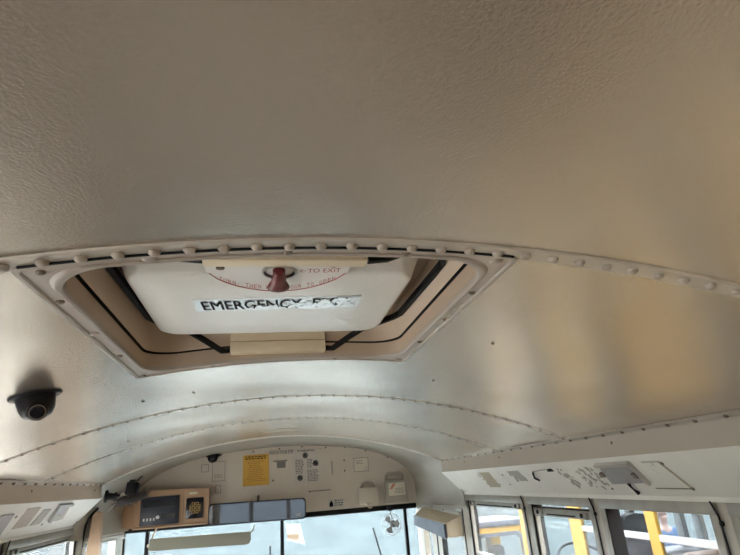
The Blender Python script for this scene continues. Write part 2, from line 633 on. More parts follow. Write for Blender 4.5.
build('seam_strip', arch_strip(0.605, 0.640, 0.003), M['strip'], ceiling, smooth=True)
build('seam_strip', arch_strip(1.858, 1.884, 0.0012), M['strip'], ceiling, smooth=True)
build('seam_strip', arch_strip(2.508, 2.532, 0.0012), M['strip'], ceiling, smooth=True)

riv = MB().lathe([(0.0078, -0.001), (0.0075, 0.0022), (0.0055, 0.0050), (0.002, 0.0062)], (0, 0, 0), (0, 0, -1), seg=10)
riv_me = shared('rivet', riv, M['rivet'])
riv2 = MB().lathe([(0.0055, -0.001), (0.0052, 0.002), (0.003, 0.0042)], (0, 0, 0), (0, 0, -1), seg=8)
riv2_me = shared('rivet_small', riv2, M['rivet_dark'])
for yy, me, sp, dr in ((0.6215, riv_me, 0.0405, 0.003), (1.871, riv2_me, 0.042, 0.0012), (2.520, riv2_me, 0.042, 0.0012)):
    n = int(0.985 / sp)
    for i in range(-n, n + 1):
        x = i * sp + 0.012
        p = Vector((x, yy, cz(x))) + cnorm(x) * dr
        inst('rivet', me, ceiling, p, (0, cang(x), 0))
# single dark screws and a water stain in the panels
scr_me = shared('ceiling_screw', MB().lathe([(0.0045, -0.001), (0.0042, 0.0018), (0.002, 0.003)], (0, 0, 0), (0, 0, -1), seg=8), M['rivet_dark'])
for x, y in ((0.386, 1.50), (0.383, 1.05), (-0.30, 1.60), (-0.44, 1.62), (-0.62, 2.28)):
    inst('screw', scr_me, ceiling, Vector((x, y, cz(x) + wob(x, y) * 1.6)) + cnorm(x) * .0002, (0, cang(x), 0))
st = MB()
lp = []
for r in (1.0, 0.0):
    lp.append([Vector((-0.02 + .10 * r * math.cos(a), 3.05 + .07 * r * math.sin(a) * (1 + .3 * math.sin(3 * a)), cz(-0.02 + .10 * r * math.cos(a)) - .0030)) for a in [2 * PI * k / 20 for k in range(20)]])
st.loft(lp, True)
build('stain', st, M['stain'], ceiling)

# ---- front cap lofted from the last roof bow to the bulkhead
secA = [(XE * i / 20, cz(XE * i / 20)) for i in range(21)] + [(1.055, 1.545), (1.095, 1.47), (1.12, 1.40), (1.13, 1.36), (1.13, 1.305)]
secB = [(0, 1.772), (.15, 1.769), (.3, 1.760), (.42, 1.749), (.52, 1.734), (.62, 1.712), (.72, 1.680), (.80, 1.645), (.87, 1.604), (.925, 1.556), (.958, 1.510), (.972, 1.46), (.972, 1.40), (.965, 1.305)]


def resample(p, n):
    L = [0]
    for a, b in zip(p[:-1], p[1:]):
        L.append(L[-1] + math.hypot(b[0] - a[0], b[1] - a[1]))
    out = []
    for i in range(n):
        t = L[-1] * i / (n - 1)
        k = max(j for j in range(len(L)) if L[j] <= t + 1e-9)
        k = min(k, len(p) - 2)
        u = (t - L[k]) / max(1e-9, L[k + 1] - L[k])
        out.append((p[k][0] + (p[k + 1][0] - p[k][0]) * u, p[k][1] + (p[k + 1][1] - p[k][1]) * u))
    return out


def full(half, n):
    h = resample(half, n)
    return [(-x, z) for x, z in reversed(h[1:])] + h


wall_front = struct(empty('wall_front', (0, YB, 0)), 'cream bulkhead above the windshield')
FA, FB = full(secA, 40), full(secB, 40)
loops = []
for i in range(13):
    t = i / 12
    s_ = t ** 1.5
    loops.append([Vector((a[0] + (b[0] - a[0]) * s_, 3.425 + (YB - 3.425) * t, a[1] + (b[1] - a[1]) * s_)) for a, b in zip(FA, FB)])
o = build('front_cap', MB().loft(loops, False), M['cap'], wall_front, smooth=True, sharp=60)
md = o.modifiers.new('thickness', 'SOLIDIFY')
md.thickness = 0.012
md.offset = 0.0
md.use_rim = False
bk = MB().prism([(x * 1.004, YB, z + .003) for x, z in FB] , (0, 0.02, 0))
build('bulkhead_panel', bk, M['bulk'], wall_front)
build('cowl_panel', MB().box(-1.15, 1.15, YB, YB + .03, -0.06, 0.78), M['blacksoft'], wall_front)
# slots, scratches and screws on the bulkhead
for a in ((.366, .373, 1.555, 1.645), (.205, .352, 1.452, 1.459), (.20, .30, 1.735, 1.738)):
    build('scratch', MB().box(a[0], a[1], YB - .002, YB + .004, a[2], a[3]), M['inkf'], wall_front)
sc2 = shared('bulk_screw', MB().lathe([(0.007, -0.001), (0.006, 0.002), (0.003, 0.004)], (0, 0, 0), (0, -1, 0), seg=8), M['rivet_dark'])
for x, z in ((-.40, 1.735), (-.18, 1.745), (.0, 1.752), (.16, 1.757), (.33, 1.742), (.47, 1.735), (.62, 1.70), (.78, 1.645), (.46, 1.645), (.46, 1.575), (-.045, 1.545), (.205, 1.455)):
    inst('screw', sc2, wall_front, (x, YB - .0005, z))

# trim bow where the roof meets the cap
tb = struct(build('trim_3', arch_strip(3.412, 3.440, 0.006, n=60), M['slope'], smooth=True), 'pale arched trim bow at the front of the ceiling')

# ---- outer roof skin
ro = [[Vector((1.23 * math.cos(a), y, 1.37 + (.56 if y < 3.6 else .50) * math.sin(a) ** .75)) for a in [PI * k / 30 for k in range(31)]] for y in (YR - .06, 3.6, YB + .06)]
o = build('roof', MB().loft(ro, False), M['busyel'], smooth=True)
o.modifiers.new('thickness', 'SOLIDIFY').thickness = .01
struct(o, 'yellow outer roof skin of the bus')
for ya, yb in ((YB + .02, YB + .06), (YR - .06, YR - .05)):
    build('roof_end', MB().prism([(p.x, ya, p.z) for p in ro[2 if ya > 0 else 0]], (0, yb - ya, 0)), M['busyel'], o)

# ---- side walls
WIN_R = [(2.60, 3.46), (2.0, 2.60), (1.39, 2.0), (0.78, 1.39), (0.17, 0.78), (-0.44, 0.17), (-1.05, -0.44), (-1.66, -1.05), (-2.27, -1.66), (-2.88, -2.27), (-3.49, -2.88), (-4.1, -3.49)]
WIN_L = [(2.62, 3.60), (2.0, 2.60), (1.39, 2.0), (0.78, 1.39), (0.17, 0.78), (-0.44, 0.17), (-1.05, -0.44), (-1.66, -1.05), (-2.27, -1.66), (-2.88, -2.27), (-3.49, -2.88), (-4.1, -3.49)]
ZS = 0.72
for sd, nm, wins, yend in ((1, 'right', WIN_R, 3.46), (-1, 'left', WIN_L, 3.60)):
    w = struct(empty('wall_' + nm, (sd * 1.15, 0, 0)), {'right': 'scuffed white side wall with windows on the door side', 'left': 'scuffed white side wall with windows on the driver side'}[nm])
    # sloped upper panels, joint at each window post
    ys = sorted({yend if sd > 0 else 3.46, 2.63 if sd > 0 else 2.10, 1.02, -.62, -1.9, -3.1, YR})
    for a, b in zip(ys[:-1], ys[1:]):
        a2, b2 = a + .0012, b - .0012
        q0 = [(sd * 1.0, a2, 1.515), (sd * 1.13, a2, 1.385), (sd * 1.14, a2, 1.395), (sd * 1.01, a2, 1.525)]
        q1 = [(x, b2, z) for x, y, z in q0]
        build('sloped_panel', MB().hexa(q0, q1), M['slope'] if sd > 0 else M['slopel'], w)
    q0 = [(sd * 1.003, YR, 1.530), (sd * 1.15, YR, 1.385), (sd * 1.2, YR, 1.385), (sd * 1.06, YR, 1.60)]
    build('backing_panel', MB().hexa(q0, [(x, yend if sd > 0 else 3.46, z) for x, y, z in q0]), M['slope'], w)
    build('header_panel', MB().box(sd * 1.128, sd * 1.2, YR, yend, 1.372, 1.386), M['slope'], w)
    build('lower_panel', MB().box(sd * 1.15, sd * 1.2, YR, YB if sd < 0 else 3.46, -0.06, ZS), M['wallow'], w)
    # posts between windows
    edges = sorted({round(v, 3) for p in wins for v in p})
    for e in edges:
        build('window_post', MB().bevbox(sd * 1.138, sd * 1.2, e - .030, e + .030, ZS, 1.373, .006), M['post'], w, smooth=True)
    build('rear_quarter', MB().box(sd * 1.14, sd * 1.2, YR, -4.12, ZS, 1.373), M['post'], w)

# ---- rails above the windows
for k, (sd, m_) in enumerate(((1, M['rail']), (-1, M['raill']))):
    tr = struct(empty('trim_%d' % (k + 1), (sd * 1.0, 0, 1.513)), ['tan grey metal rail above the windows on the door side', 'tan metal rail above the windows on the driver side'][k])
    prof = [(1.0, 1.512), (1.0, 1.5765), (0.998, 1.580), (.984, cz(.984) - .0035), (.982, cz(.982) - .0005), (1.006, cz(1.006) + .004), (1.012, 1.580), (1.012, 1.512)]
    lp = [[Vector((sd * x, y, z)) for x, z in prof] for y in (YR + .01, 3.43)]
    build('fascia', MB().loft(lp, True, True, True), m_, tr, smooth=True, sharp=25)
    sm = shared('rail_screw', MB().lathe([(0.0065, -0.001), (0.0058, 0.002), (0.003, 0.0042)], (0, 0, 0), (-sd * .55, 0, -.8), seg=8), M['rivet_dark'])
    for i in range(24):
        y = 3.38 - i * 0.102
        inst('screw', sm, tr, (sd * .9925, y, cz(.9925) - .0052))
    sm2 = shared('fascia_screw', MB().lathe([(0.0055, -0.001), (0.005, 0.0015), (0.003, 0.003)], (0, 0, 0), (-sd, 0, 0), seg=8), M['rivet_dark'])
    for y in ((2.52, 1.62, 3.0, .95) if sd > 0 else (2.45, 3.30, 1.5)):
        inst('fascia_screw', sm2, tr, (sd * 1.0, y, 1.555))

# ---- side windows
WN = [0]


def side_window(sd, y0, y1, drop, glass, detail=True):
    WN[0] += 1
    w = struct(empty('window_%d' % WN[0], (sd * 1.15, (y0 + y1) / 2, ZS)))
    X = lambda v: sd * v
    a, b = y0 + .022, y1 - .022
    f = MB().bevbox(X(1.128), X(1.185), a, b, 1.338, 1.373, .004)
    build('frame_header', f, M['alu'], w, smooth=True)
    for q0, q1 in ((a, a + .03), (b - .03, b)):
        build('frame_jamb', MB().bevbox(X(1.132), X(1.185), q0, q1, ZS, 1.345, .004), M['alu'], w, smooth=True)
    build('frame_sill', MB().box(X(1.13), X(1.19), a, b, ZS, ZS + .03), M['alu'], w)
    zt = 1.342 - drop
    c, d = a + .028, b - .028
    zb = max(1.05 - drop, ZS + .04)
    sash = build('sash_rail', MB().bevbox(X(1.142), X(1.166), c, d, zt - .034, zt, .003), M['alu'], w, smooth=True)
    if detail:
        build('rail_slot', MB().box(X(1.1412), X(1.146), c + .13, d - .13, zt - .028, zt - .022), M['rubber'], sash)
        build('top_gasket', MB().box(X(1.141), X(1.168), c, d, zt - .001, zt + .004), M['rubber'], sash)
        for yy in (c + .065, d - .065):
            build('latch', MB().bevbox(X(1.132), X(1.146), yy - .032, yy + .032, zt - .030, zt - .006, .004), M['alu'], sash, smooth=True)
            build('latch_button', MB().bevbox(X(1.128), X(1.140), yy - .009, yy + .009, zt - .026, zt - .010, .003), M['rubber'], sash, smooth=True)
    for q0, q1 in ((c, c + .018), (d - .018, d)):
        build('sash_stile', MB().box(X(1.144), X(1.164), q0, q1, zb, zt - .03), M['alu'], w)
    build('sash_bottom', MB().box(X(1.144), X(1.166), c, d, zb - .03, zb), M['alu'], w)
    build('pane', MB().box(X(1.152), X(1.156), c + .016, d - .016, zb, zt - .032), glass, w)
    build('lower_pane', MB().box(X(1.172), X(1.176), a + .028, b - .028, ZS + .03, 1.03), glass, w)
    build('lower_rail', MB().box(X(1.168), X(1.18), a + .028, b - .028, 1.025, 1.05), M['alu'], w)
    if detail:
        ye = y0 + .012 if sd > 0 else y0 + .012
        pts = [(X(1.127), ye + .018, 1.374), (X(1.127), ye + .014, 1.368), (X(1.127), ye + .008, 1.355), (X(1.128), ye, 1.335), (X(1.130), ye, 1.30), (X(1.132), ye, 1.2), (X(1.132), ye, .9)]
        wsx = build('weather_strip', MB().tube(pts, .0028, 6), M['rubber'], w, smooth=True)
        build('strip_clip', MB().lathe([(.002, -.005), (.007, -.003), (.008, 0), (.007, .003), (.002, .005)], (X(1.128), ye - .004, 1.318), (1, 0, 0), 10), M['rubber'], wsx, smooth=True)
        build('jamb_gasket', MB().box(X(1.136), X(1.188), b - .036, b - .028, ZS, 1.34), M['rubber'], w)
    return w


struct(side_window(1, *WIN_R[0], 0.0, M['g_haze']), 'dusty aluminium window beside the entrance door')
struct(side_window(1, *WIN_R[1], 0.018, M['g_side']), 'aluminium window with its sash slightly lowered')
struct(side_window(1, *WIN_R[2], 0.30, M['g_side']), 'aluminium window with its sash fully lowered')
for i in range(3, 12):
    side_window(1, *WIN_R[i], 0.30 if i % 2 else 0.0, M['g_side'], detail=(i < 5))
struct(side_window(-1, *WIN_L[0], 0.0, M['g_side']), 'wide aluminium window beside the driver seat')
for i in range(1, 12):
    side_window(-1, *WIN_L[i], 0.30 if i % 2 else 0.0, M['g_side'], detail=(i < 3))

# ---- rear wall with two windows
wr = struct(empty('wall_rear', (0, YR, 0)), 'rear wall of the bus')
build('lower_panel', MB().box(-1.2, 1.2, YR - .05, YR, -.06, .8), M['wallow'], wr)
build('upper_panel', MB().box(-1.2, 1.2, YR - .05, YR, 1.4, 1.9), M['slope'], wr)
for x0, x1 in ((-1.2, -1.0), (-.42, -.34), (.34, .42), (1.0, 1.2)):
    build('rear_post', MB().box(x0, x1, YR - .05, YR, .8, 1.4), M['post'], wr)
for x0, x1 in ((-1.0, -.42), (-.34, .34), (.42, 1.0)):
    WN[0] += 1
    w = struct(empty('window_%d' % WN[0], ((x0 + x1) / 2, YR, .8)))
    build('pane', MB().box(x0, x1, YR - .03, YR - .026, .8, 1.4), M['g_side'], w)

# ---- windshield
WN[0] += 1
ws = struct(empty('window_%d' % WN[0], (0, YB + .02, .78)), 'tinted two-piece windshield with black rubber seals')
for x0, x1 in ((-.985, -.858), (-.836, .002), (.024, .866), (.886, .958)):
    build('pane', MB().box(x0, x1, YB + .018, YB + .023, .78, 1.315), M['g_wind'], ws)
build('header_seal', MB().bevbox(-.985, .962, YB - .006, YB + .028, 1.290, 1.324, .005), M['rubber'], ws, smooth=True)
for x0, x1 in ((-.859, -.835), (.001, .025), (.864, .887)):
    build('windshield_post', MB().bevbox(x0, x1, YB - .004, YB + .026, .78, 1.30, .004), M['rubber'], ws, smooth=True)
build('left_seal', MB().bevbox(-.997, -.980, YB - .004, YB + .026, .78, 1.318, .004), M['rubber'], ws, smooth=True)

# ---- unseen hood ahead of the windshield, added pale to bounce glare onto the ceiling
hl = []
for y, hw, zt in ((YB + .05, .95, .72), (4.6, .85, .69), (5.1, .76, .62), (5.35, .70, .48)):
    hl.append([Vector((hw * c_, y, z_)) for c_, z_ in ((-1, -.4), (-1, zt - .10), (-.85, zt), (.85, zt), (1, zt - .10), (1, -.4))])
struct(build('hood', MB().loft(hl, True, True, True), M['hood'], smooth=True, sharp=30), 'pale unseen hood added ahead of the windshield to bounce glare inside')

# ---- front corners below the cap: driver side quarter window, door on the other side
wq = struct(empty('trim_4', (-1.07, 3.8, .72)), 'cream corner pillars beside the driver quarter window')


def seg_box(p, q, t, z0, z1):
    """vertical slab from p to q (x,y), thickness t outwards"""
    p, q = Vector((p[0], p[1], 0)), Vector((q[0], q[1], 0))
    n = (q - p).cross(Vector((0, 0, 1))).normalized() * t
    a = [p, q, q + n, p + n]
    return MB().hexa([(v.x, v.y, z0) for v in a], [(v.x, v.y, z1) for v in a])


build('pillar', seg_box((-1.13, 3.57), (-1.115, 3.66), -.05, .72, 1.36), M['post'], wq)
build('lintel', seg_box((-1.128, 3.62), (-.985, YB), -.035, 1.268, 1.315), M['slope'], wq)
build('lintel_edge', seg_box((-1.12, 3.62), (-.977, YB), -.008, 1.262, 1.272), M['alu'], wq)
build('lintel', seg_box((-1.118, 3.62), (-.975, YB), -.006, 1.290, 1.2935), M['inkf'], wq)
build('pillar', seg_box((-1.02, 3.93), (-.98, YB + .02), -.05, .72, 1.29), M['post'], wq)
build('quarter_pane', seg_box((-1.12, 3.65), (-1.0, 3.97), -.004, .74, 1.27), M['g_side'], wq)
build('lower_panel', seg_box((-1.13, 3.57), (-.985, YB), -.04, -.06, .74), M['wallow'], wq)

d1 = struct(empty('door_1', (1.07, 3.75, -.3)), 'folding entrance door with tall glass panes')
build('door_lintel', seg_box((1.128, 3.455), (.965, YB), .03, 1.285, 1.312), M['cap'], d1)
build('door_post', seg_box((1.135, 3.44), (1.120, 3.475), .05, -.3, 1.30), M['post'], d1)
build('door_post', seg_box((1.118, 3.482), (1.112, 3.505), .03, -.3, 1.29), M['alu'], d1)
build('door_gasket', seg_box((1.1185, 3.474), (1.1155, 3.482), .03, -.3, 1.29), M['rubber'], d1)
build('door_pane', seg_box((1.112, 3.505), (1.045, 3.735), .004, -.2, 1.27), M['g_side'], d1)
build('door_stile', seg_box((1.045, 3.735), (1.032, 3.78), .03, -.3, 1.29), M['post'], d1)
build('door_gasket', seg_box((1.0465, 3.727), (1.044, 3.737), .034, -.3, 1.29), M['rubber'], d1)
build('door_stile', seg_box((1.027, 3.797), (1.012, 3.845), .03, -.3, 1.29), M['post'], d1)
build('door_gasket', seg_box((1.032, 3.78), (1.027, 3.797), .034, -.3, 1.29), M['rubber'], d1)
build('door_pane', seg_box((1.012, 3.845), (.985, 3.94), .004, -.2, 1.27), M['g_side'], d1)
build('door_post', seg_box((.985, 3.94), (.962, YB + .02), .04, -.3, 1.30), M['post'], d1)
build('door_kick_panel', seg_box((1.112, 3.505), (.985, 3.94), .006, -.3, -.18), M['alu'], d1)

# tan pillar cover on the driver side
tp = MB().hexa([(-1.115, 3.56, .74), (-.995, 3.58, .74), (-.995, 3.64, .74), (-1.115, 3.64, .74)],
               [(-1.074, 3.575, 1.436), (-1.032, 3.585, 1.442), (-1.034, 3.64, 1.442), (-1.080, 3.64, 1.436)])
struct(build('trim_5', tp, M['tanpost']), 'tan pillar cover beside the driver window')
build('pillar_gasket', MB().tube([(-1.045, 3.57, 1.462), (-1.066, 3.57, 1.440), (-1.093, 3.565, 1.405), (-1.100, 3.555, 1.37), (-1.112, 3.55, 1.1)], .006, 6), M['rubber'], wq, smooth=True)

# ================================================================== ROOF HATCH
hatch = thing('roof_hatch', 'cream emergency roof hatch with red handle set in the ceiling', 'roof hatch', (HCX, HCY, 1.745))


def hloop(inset, drop, r, zfix=None, dx=0, dy=0):
    pts = rrect(HCX + dx, HCY + dy, HHX - inset, HHY - inset, r, 8)
    return [Vector((x, y, (cz(x) - drop) if zfix is None else zfix)) for x, y in pts]


D_ = -.006
fl = [hloop(0, -.001, .012), hloop(0, .0045, .012), hloop(.0015, .0055, .012), hloop(.0055, .0055, .013), hloop(.0068, .0045, .014), hloop(.0078, .0026, .014),
      hloop(.014, .0026, .020), hloop(.0215, .0028, .058, dy=D_ * .8), hloop(.0228, .0052, .064, dy=D_), hloop(.0245, .0066, .068, dy=D_), hloop(.0275, .0066, .072, dy=D_), hloop(.0295, .0052, .075, dy=D_), hloop(.0305, .002, .075, dy=D_), hloop(.0305, -.006, .075, dy=D_)]
build('flange', MB().loft(fl, True), M['hatch'], hatch, smooth=True, sharp=22)
gk_ = MB().tube([(HCX - HHX + .01 + (2 * HHX - .02) * k / 20, HCY - HHY - .0005, cz(HCX - HHX + .01 + (2 * HHX - .02) * k / 20) - .0036) for k in range(21)], .0022, 6)
build('flange_gap_shade', gk_, M['rubber'], hatch, smooth=True)  # black tube standing in for the shadow gap along the rear flange edge
lw = [hloop(.0315, -.002, .075, dy=D_), hloop(.0305, -.030, .075, dy=D_)]
o = build('lower_liner', MB().loft(lw, True), M['liner'], hatch, smooth=True)
build('liner_gap', MB().loft([hloop(.0285, -.026, .075, dy=D_), hloop(.0285, -.046, .075, dy=D_)], True), M['rubber'], hatch, smooth=True)
uw = [hloop(.0345, -.0335, .075, dy=D_), hloop(.040, -.042, .075, dy=D_), hloop(.050, .0, .075, 1.838, dy=D_), hloop(.060, 0, .075, 1.866, dy=D_)]
build('upper_liner', MB().loft(uw, True), M['liner'], hatch, smooth=True)
# lid above, with a downward pan
lid = build('lid', MB().prism([(x, y, 1.862) for x, y in rrect(HCX, HCY, HHX - .03, HHY - .03, .08)], (0, 0, .03)), M['liner'], hatch)
PCX, PCY = -0.082, 0.955


def ploop(hx, hy, r, z):
    return [Vector((x, y, z)) for x, y in rrect(PCX, PCY, hx, hy, r, 6)]


pan = MB().loft([ploop(.246, .196, .05, 1.863), ploop(.240, .190, .05, 1.845), ploop(.228, .176, .045, 1.8155), ploop(.2245, .1715, .042, 1.8115), ploop(.219, .166, .038, 1.810), ploop(.1, .08, .02, 1.8092)], True, False, True)
build('lid_pan', pan, M['pan'], hatch, smooth=True, sharp=60)
# black octagonal rubber seal running from bracket to bracket
ring = [(-.172, 1.243, 1.803), (-.196, 1.240, 1.801), (-.232, 1.222, 1.822), (-.262, 1.195, 1.836), (-.318, 1.115, 1.838), (-.329, 1.085, 1.838), (-.336, .80, 1.838), (-.325, .770, 1.836), (-.26, .715, 1.825), (-.215, .706, 1.806), (-.185, .705, 1.803)]
for mir in (1, -1):
    pts = [(PCX + .015 + mir * (x - PCX - .015 + 0.0) if mir > 0 else 2 * (-.068) - x, y, z) for x, y, z in ring]
    lps = []
    for i, p in enumerate(pts):
        t = (Vector(pts[min(i + 1, len(pts) - 1)]) - Vector(pts[max(0, i - 1)])).normalized()
        u = t.cross(Vector((0, 0, 1))).normalized()
        w_ = u.cross(t)
        lps.append([Vector(p) + u * a * .0050 + w_ * b * .0055 for a, b in ((-1, -1), (1, -1), (1, 1), (-1, 1))])
    build('rubber_seal', MB().loft(lps, True, True, True), M['rubber'], hatch)
# front hinge bracket, two-tier
hb = build('hinge_bracket', MB().bevbox(-.178, .042, 1.236, 1.262, 1.822, 1.858, .002), M['bracket'], hatch, smooth=True)
build('bracket_lip', MB().bevbox(-.178, .042, 1.230, 1.262, 1.795, 1.820, .002), M['bracket'], hb, smooth=True)
rb = build('latch_bracket', MB().bevbox(-.185, .048, .696, .722, 1.797, 1.850, .002), M['bracket'], hatch, smooth=True)
# latch plate: straight near the bracket, curved forwards
ax = -.079
arc = [(ax - .107, .706), (ax - .105, .752)]
YA_, DA_ = .752, .081
for k in range(0, 21):
    u = -1 + 2 * k / 20
    arc.append((ax + u * .103, YA_ + .004 + DA_ * (1 - u * u) ** .75))
arc += [(ax + .105, .752), (ax + .107, .706)]
lpl = build('latch_plate', MB().prism([(x, y, 1.8015) for x, y in arc], (0, 0, .0075)), M['plate'], hatch)
DOWN = lambda x, y, z: frame((x, y, z), (1, 0, 0), (0, -1, 0))
rl = MB()
edge = [(x, y) for x, y in arc[2:-2]]
rl.tube([(ax + (x - ax) * .985, YA_ + (y - YA_) * .96, 1.8012) for x, y in edge], .0009, 4)
build('red_border', rl, M['redink'], lpl)
# lettering on the arc
tl = MB()
msg = 'TURN, THEN PUSH DOOR TO OPEN'
ay = lambda u: YA_ + DA_ * (1 - u * u) ** .75 * .80
for i, ch in enumerate(msg):
    if ch == ' ':
        continue
    u = -.84 + 1.68 * i / (len(msg) - 1)
    tl.join(text_fit(ch,   .0048 if ch != ',' else .0018, .0165 if ch != ',' else .004, frame((ax + u * .103, ay(u), 1.8013), (.002, (ay(u + .01) - ay(u - .01)) * .1 * 1.0, 0), (0, -1, 0))))
build('arc_lettering', tl, M['redink'], lpl)
build('exit_lettering', text_fit('\u2190TO EXIT', .062, .016, frame((ax + .062, .744, 1.8013), (1, -.05, 0), (0, -1, 0))), M['redink'], lpl)
for x, y in ((ax - .084, .734), (ax + .080, .723)):
    build('plate_screw', MB().lathe([(.0065, -.001), (.006, .002), (.003, .003)], (x, y, 1.8015), (0, 0, -1), 10), M['screw'], lpl, smooth=True)
cup = MB().lathe([(.026, -.001), (.026, .0025), (.0235, .0035), (.021, .002), (.020, -.0005)], (ax + .001, .748, 1.8015), (0, 0, -1), 24)
build('handle_cup', cup, M['steel'], lpl, smooth=True)
hd = MB()
hd.lathe([(.0095, -.002), (.009, .010), (.0105, .014)], (ax, .742, 1.8015), (0, 0, -1), 12)
ring12 = [2 * PI * k / 12 for k in range(12)]
kl = []
for y, hw, z0, z1 in ((.726, .006, 1.794, 1.786), (.735, .0095, 1.796, 1.783), (.748, .0105, 1.796, 1.781), (.758, .0115, 1.796, 1.781), (.766, .014, 1.796, 1.780), (.774, .0165, 1.797, 1.779), (.781, .0175, 1.797, 1.779), (.786, .0165, 1.795, 1.781), (.788, .012, 1.791, 1.785)):
    kl.append([Vector((ax + hw * math.cos(a), y, (z0 + z1) / 2 + (z0 - z1) / 2 * math.sin(a))) for a in ring12])
hd.loft(kl, True, True, True)
build('release_handle', hd, M['redknob'], hatch, smooth=True)
# worn EMERGENCY EXIT sticker on the pan
SZ = 1.8084
ex = build('exit_sticker', MB().prism([(-.221, .898, SZ), (.070, .881, SZ), (.072, .942, SZ), (-.221, .962, SZ)], (0, 0, .0012)), M['foil'], hatch)
for txt, wd, x_, y_ in (('EMERGENCY', .174, -.121, .9238), ('EXIT', .068, .020, .9155)):
    tm = MB()
    for k, (dx, dy) in enumerate(((-.0006, -.0005), (.0006, .0005))):
        tm.join(text_fit(txt, wd, .047, frame((x_ + dx, y_ + dy, SZ - .0008 - k * .00001), (1, -.058, 0), (0, -1, 0)), bold=0.0))
    build('exit_lettering', tm, M['ink'], ex)
random.seed(11)
wp = MB()
for i in range(120):
    x = random.uniform(-.125, .066)
    t = (x + .125) / .19
    yt, yb_ = .893 - .058 * (x + .125), .955 - .058 * (x + .125)
    y = yb_ - (yb_ - yt) * random.uniform(0, min(1, .25 + .75 * t))
    if -.075 < x < -.03 and random.random() < .6:
        continue
    r = random.uniform(.003, .008)
    ph = random.uniform(0, 6)
    wp.prism([(x + .8 * r * math.cos(a) * (1 + .35 * math.sin(2 * a + ph)), min(max(y + r * 1.4 * math.sin(a) * (1 + .35 * math.sin(3 * a + ph)), yt), yb_), SZ - .0016 - i * 2e-6) for a in [2 * PI * k / 9 for k in range(9)]], (0, 0, .0004))
build('worn_foil', wp, M['foil'], ex)
# flange screws
fs_me = shared('flange_screw', MB().lathe([(.006, -.001), (.0058, .0018), (.004, .0034), (.002, .0038)], (0, 0, 0), (0, 0, -1), seg=10), M['screw'])
fs2_me = shared('flange_plug', MB().lathe([(.010, -.001), (.0095, .0016), (.006, .003), (.002, .0034)], (0, 0, 0), (0, 0, -1), seg=10), M['hatch'])
L_, R_ = HCX - HHX + .0145, HCX + HHX - .0145
B_, F_ = HCY - HHY + .0145, HCY + HHY - .0145
spots = [(L_ + .012, B_ + .008, 0), (L_, .755, 0), (L_, .92, 1), (L_, 1.08, 0), (L_ + .004, F_, 0), (R_ - .012, B_ + .008, 1), (R_, .78, 0), (R_, .93, 0), (R_, 1.10, 0), (R_ - .006, F_, 1),
         (-.24, B_, 1), (-.07, B_, 0), (.09, B_, 0), (-.22, F_ - .001, 0), (.07, F_ - .001, 0)]
for x, y, k in spots:
    inst('flange_screw', (fs_me, fs2_me)[k], hatch, Vector((x, y, cz(x) - .0026)), (0, cang(x), 0))

# ================================================================== CEILING CAMERAS
def dome_camera(pos, up_n, face, s, label, base_m, ring_m):
    """pos on the surface, up_n = outward normal of the surface, face = direction the lens looks"""
    t = thing('dome_camera', label, 'camera', pos)
    n = Vector(up_n).normalized()
    f = Vector(face)
    f = (f - n * f.dot(n)).normalized()
    r = f.cross(n)
    P = lambda a, b, c: Vector(pos) + r * a * s + f * b * s + n * c * s
    # flange, an oval plate with rounded ends
    def oval(hx, hy, h):
        return [P(hx * math.cos(a), hy * math.sin(a), h) for a in [2 * PI * k / 28 for k in range(28)]]
    build('mount_flange', MB().loft([oval(.066, .050, -.001), oval(.066, .050, .004), oval(.064, .048, .007), oval(.05, .04, .008)], True, True, True), base_m, t, smooth=True)
    build('housing', MB().loft([oval(.050, .046, .006), oval(.048, .045, .022), oval(.044, .042, .042), oval(.036, .036, .058), oval(.020, .022, .066)], True, True, True), M['black'], t, smooth=True)
    la = (f * .85 + n * .52).normalized()
    c = P(0, .020, .048)
    ball = build('lens_ball', MB().lathe([(.004 * s, -.028 * s), (.020 * s, -.020 * s), (.028 * s, 0), (.027 * s, .010 * s), (.024 * s, .017 * s), (.0215 * s, .019 * s)], c, la, 20), M['black'], t, smooth=True)
    build('lens_ring', MB().lathe([(.0215 * s, .0185 * s), (.0205 * s, .0205 * s), (.0185 * s, .0205 * s), (.0180 * s, .0185 * s)], c, la, 20), ring_m, ball, smooth=True)
    build('lens', MB().lathe([(.0182 * s, .0180 * s), (.010 * s, .0200 * s), (.002 * s, .0206 * s)], c, la, 16), M['radiod'], ball, smooth=True)
    if s >= .75:
        for a in (-.054, .055):
            build('mount_screw', MB().lathe([(.006, -.001), (.0055, .002), (.003, .003)], P(a, .004, .0065), n, 10), M['steel'], t, smooth=True)
    return t


xc = -.582
dome_camera((xc, 1.258, cz(xc)), cnorm(xc), (.35, -1, 0), .77, 'black dome camera mounted on the arched ceiling beside the roof hatch', M['black'], M['screw'])
dome_camera((-.452, 3.965, 1.735), (0.05, -.35, -1), (.1, -1, 0), .95 * .75, 'small black dome camera at the top of the front bulkhead', M['black'], M['blacksoft'])

# ================================================================== FRONT BULKHEAD THINGS
YF = YB - .001


def flat(x0, x1, z0, z1, y=YF, t=.003, skew=0.0):
    return MB().prism([(x0, y, z0), (x1, y, z0 + skew), (x1, y, z1 + skew), (x0, y, z1)], (0, -t, 0))


def WALL(x, z, y):
    return frame((x, y, z), (1, 0, 0), (0, 0, 1))


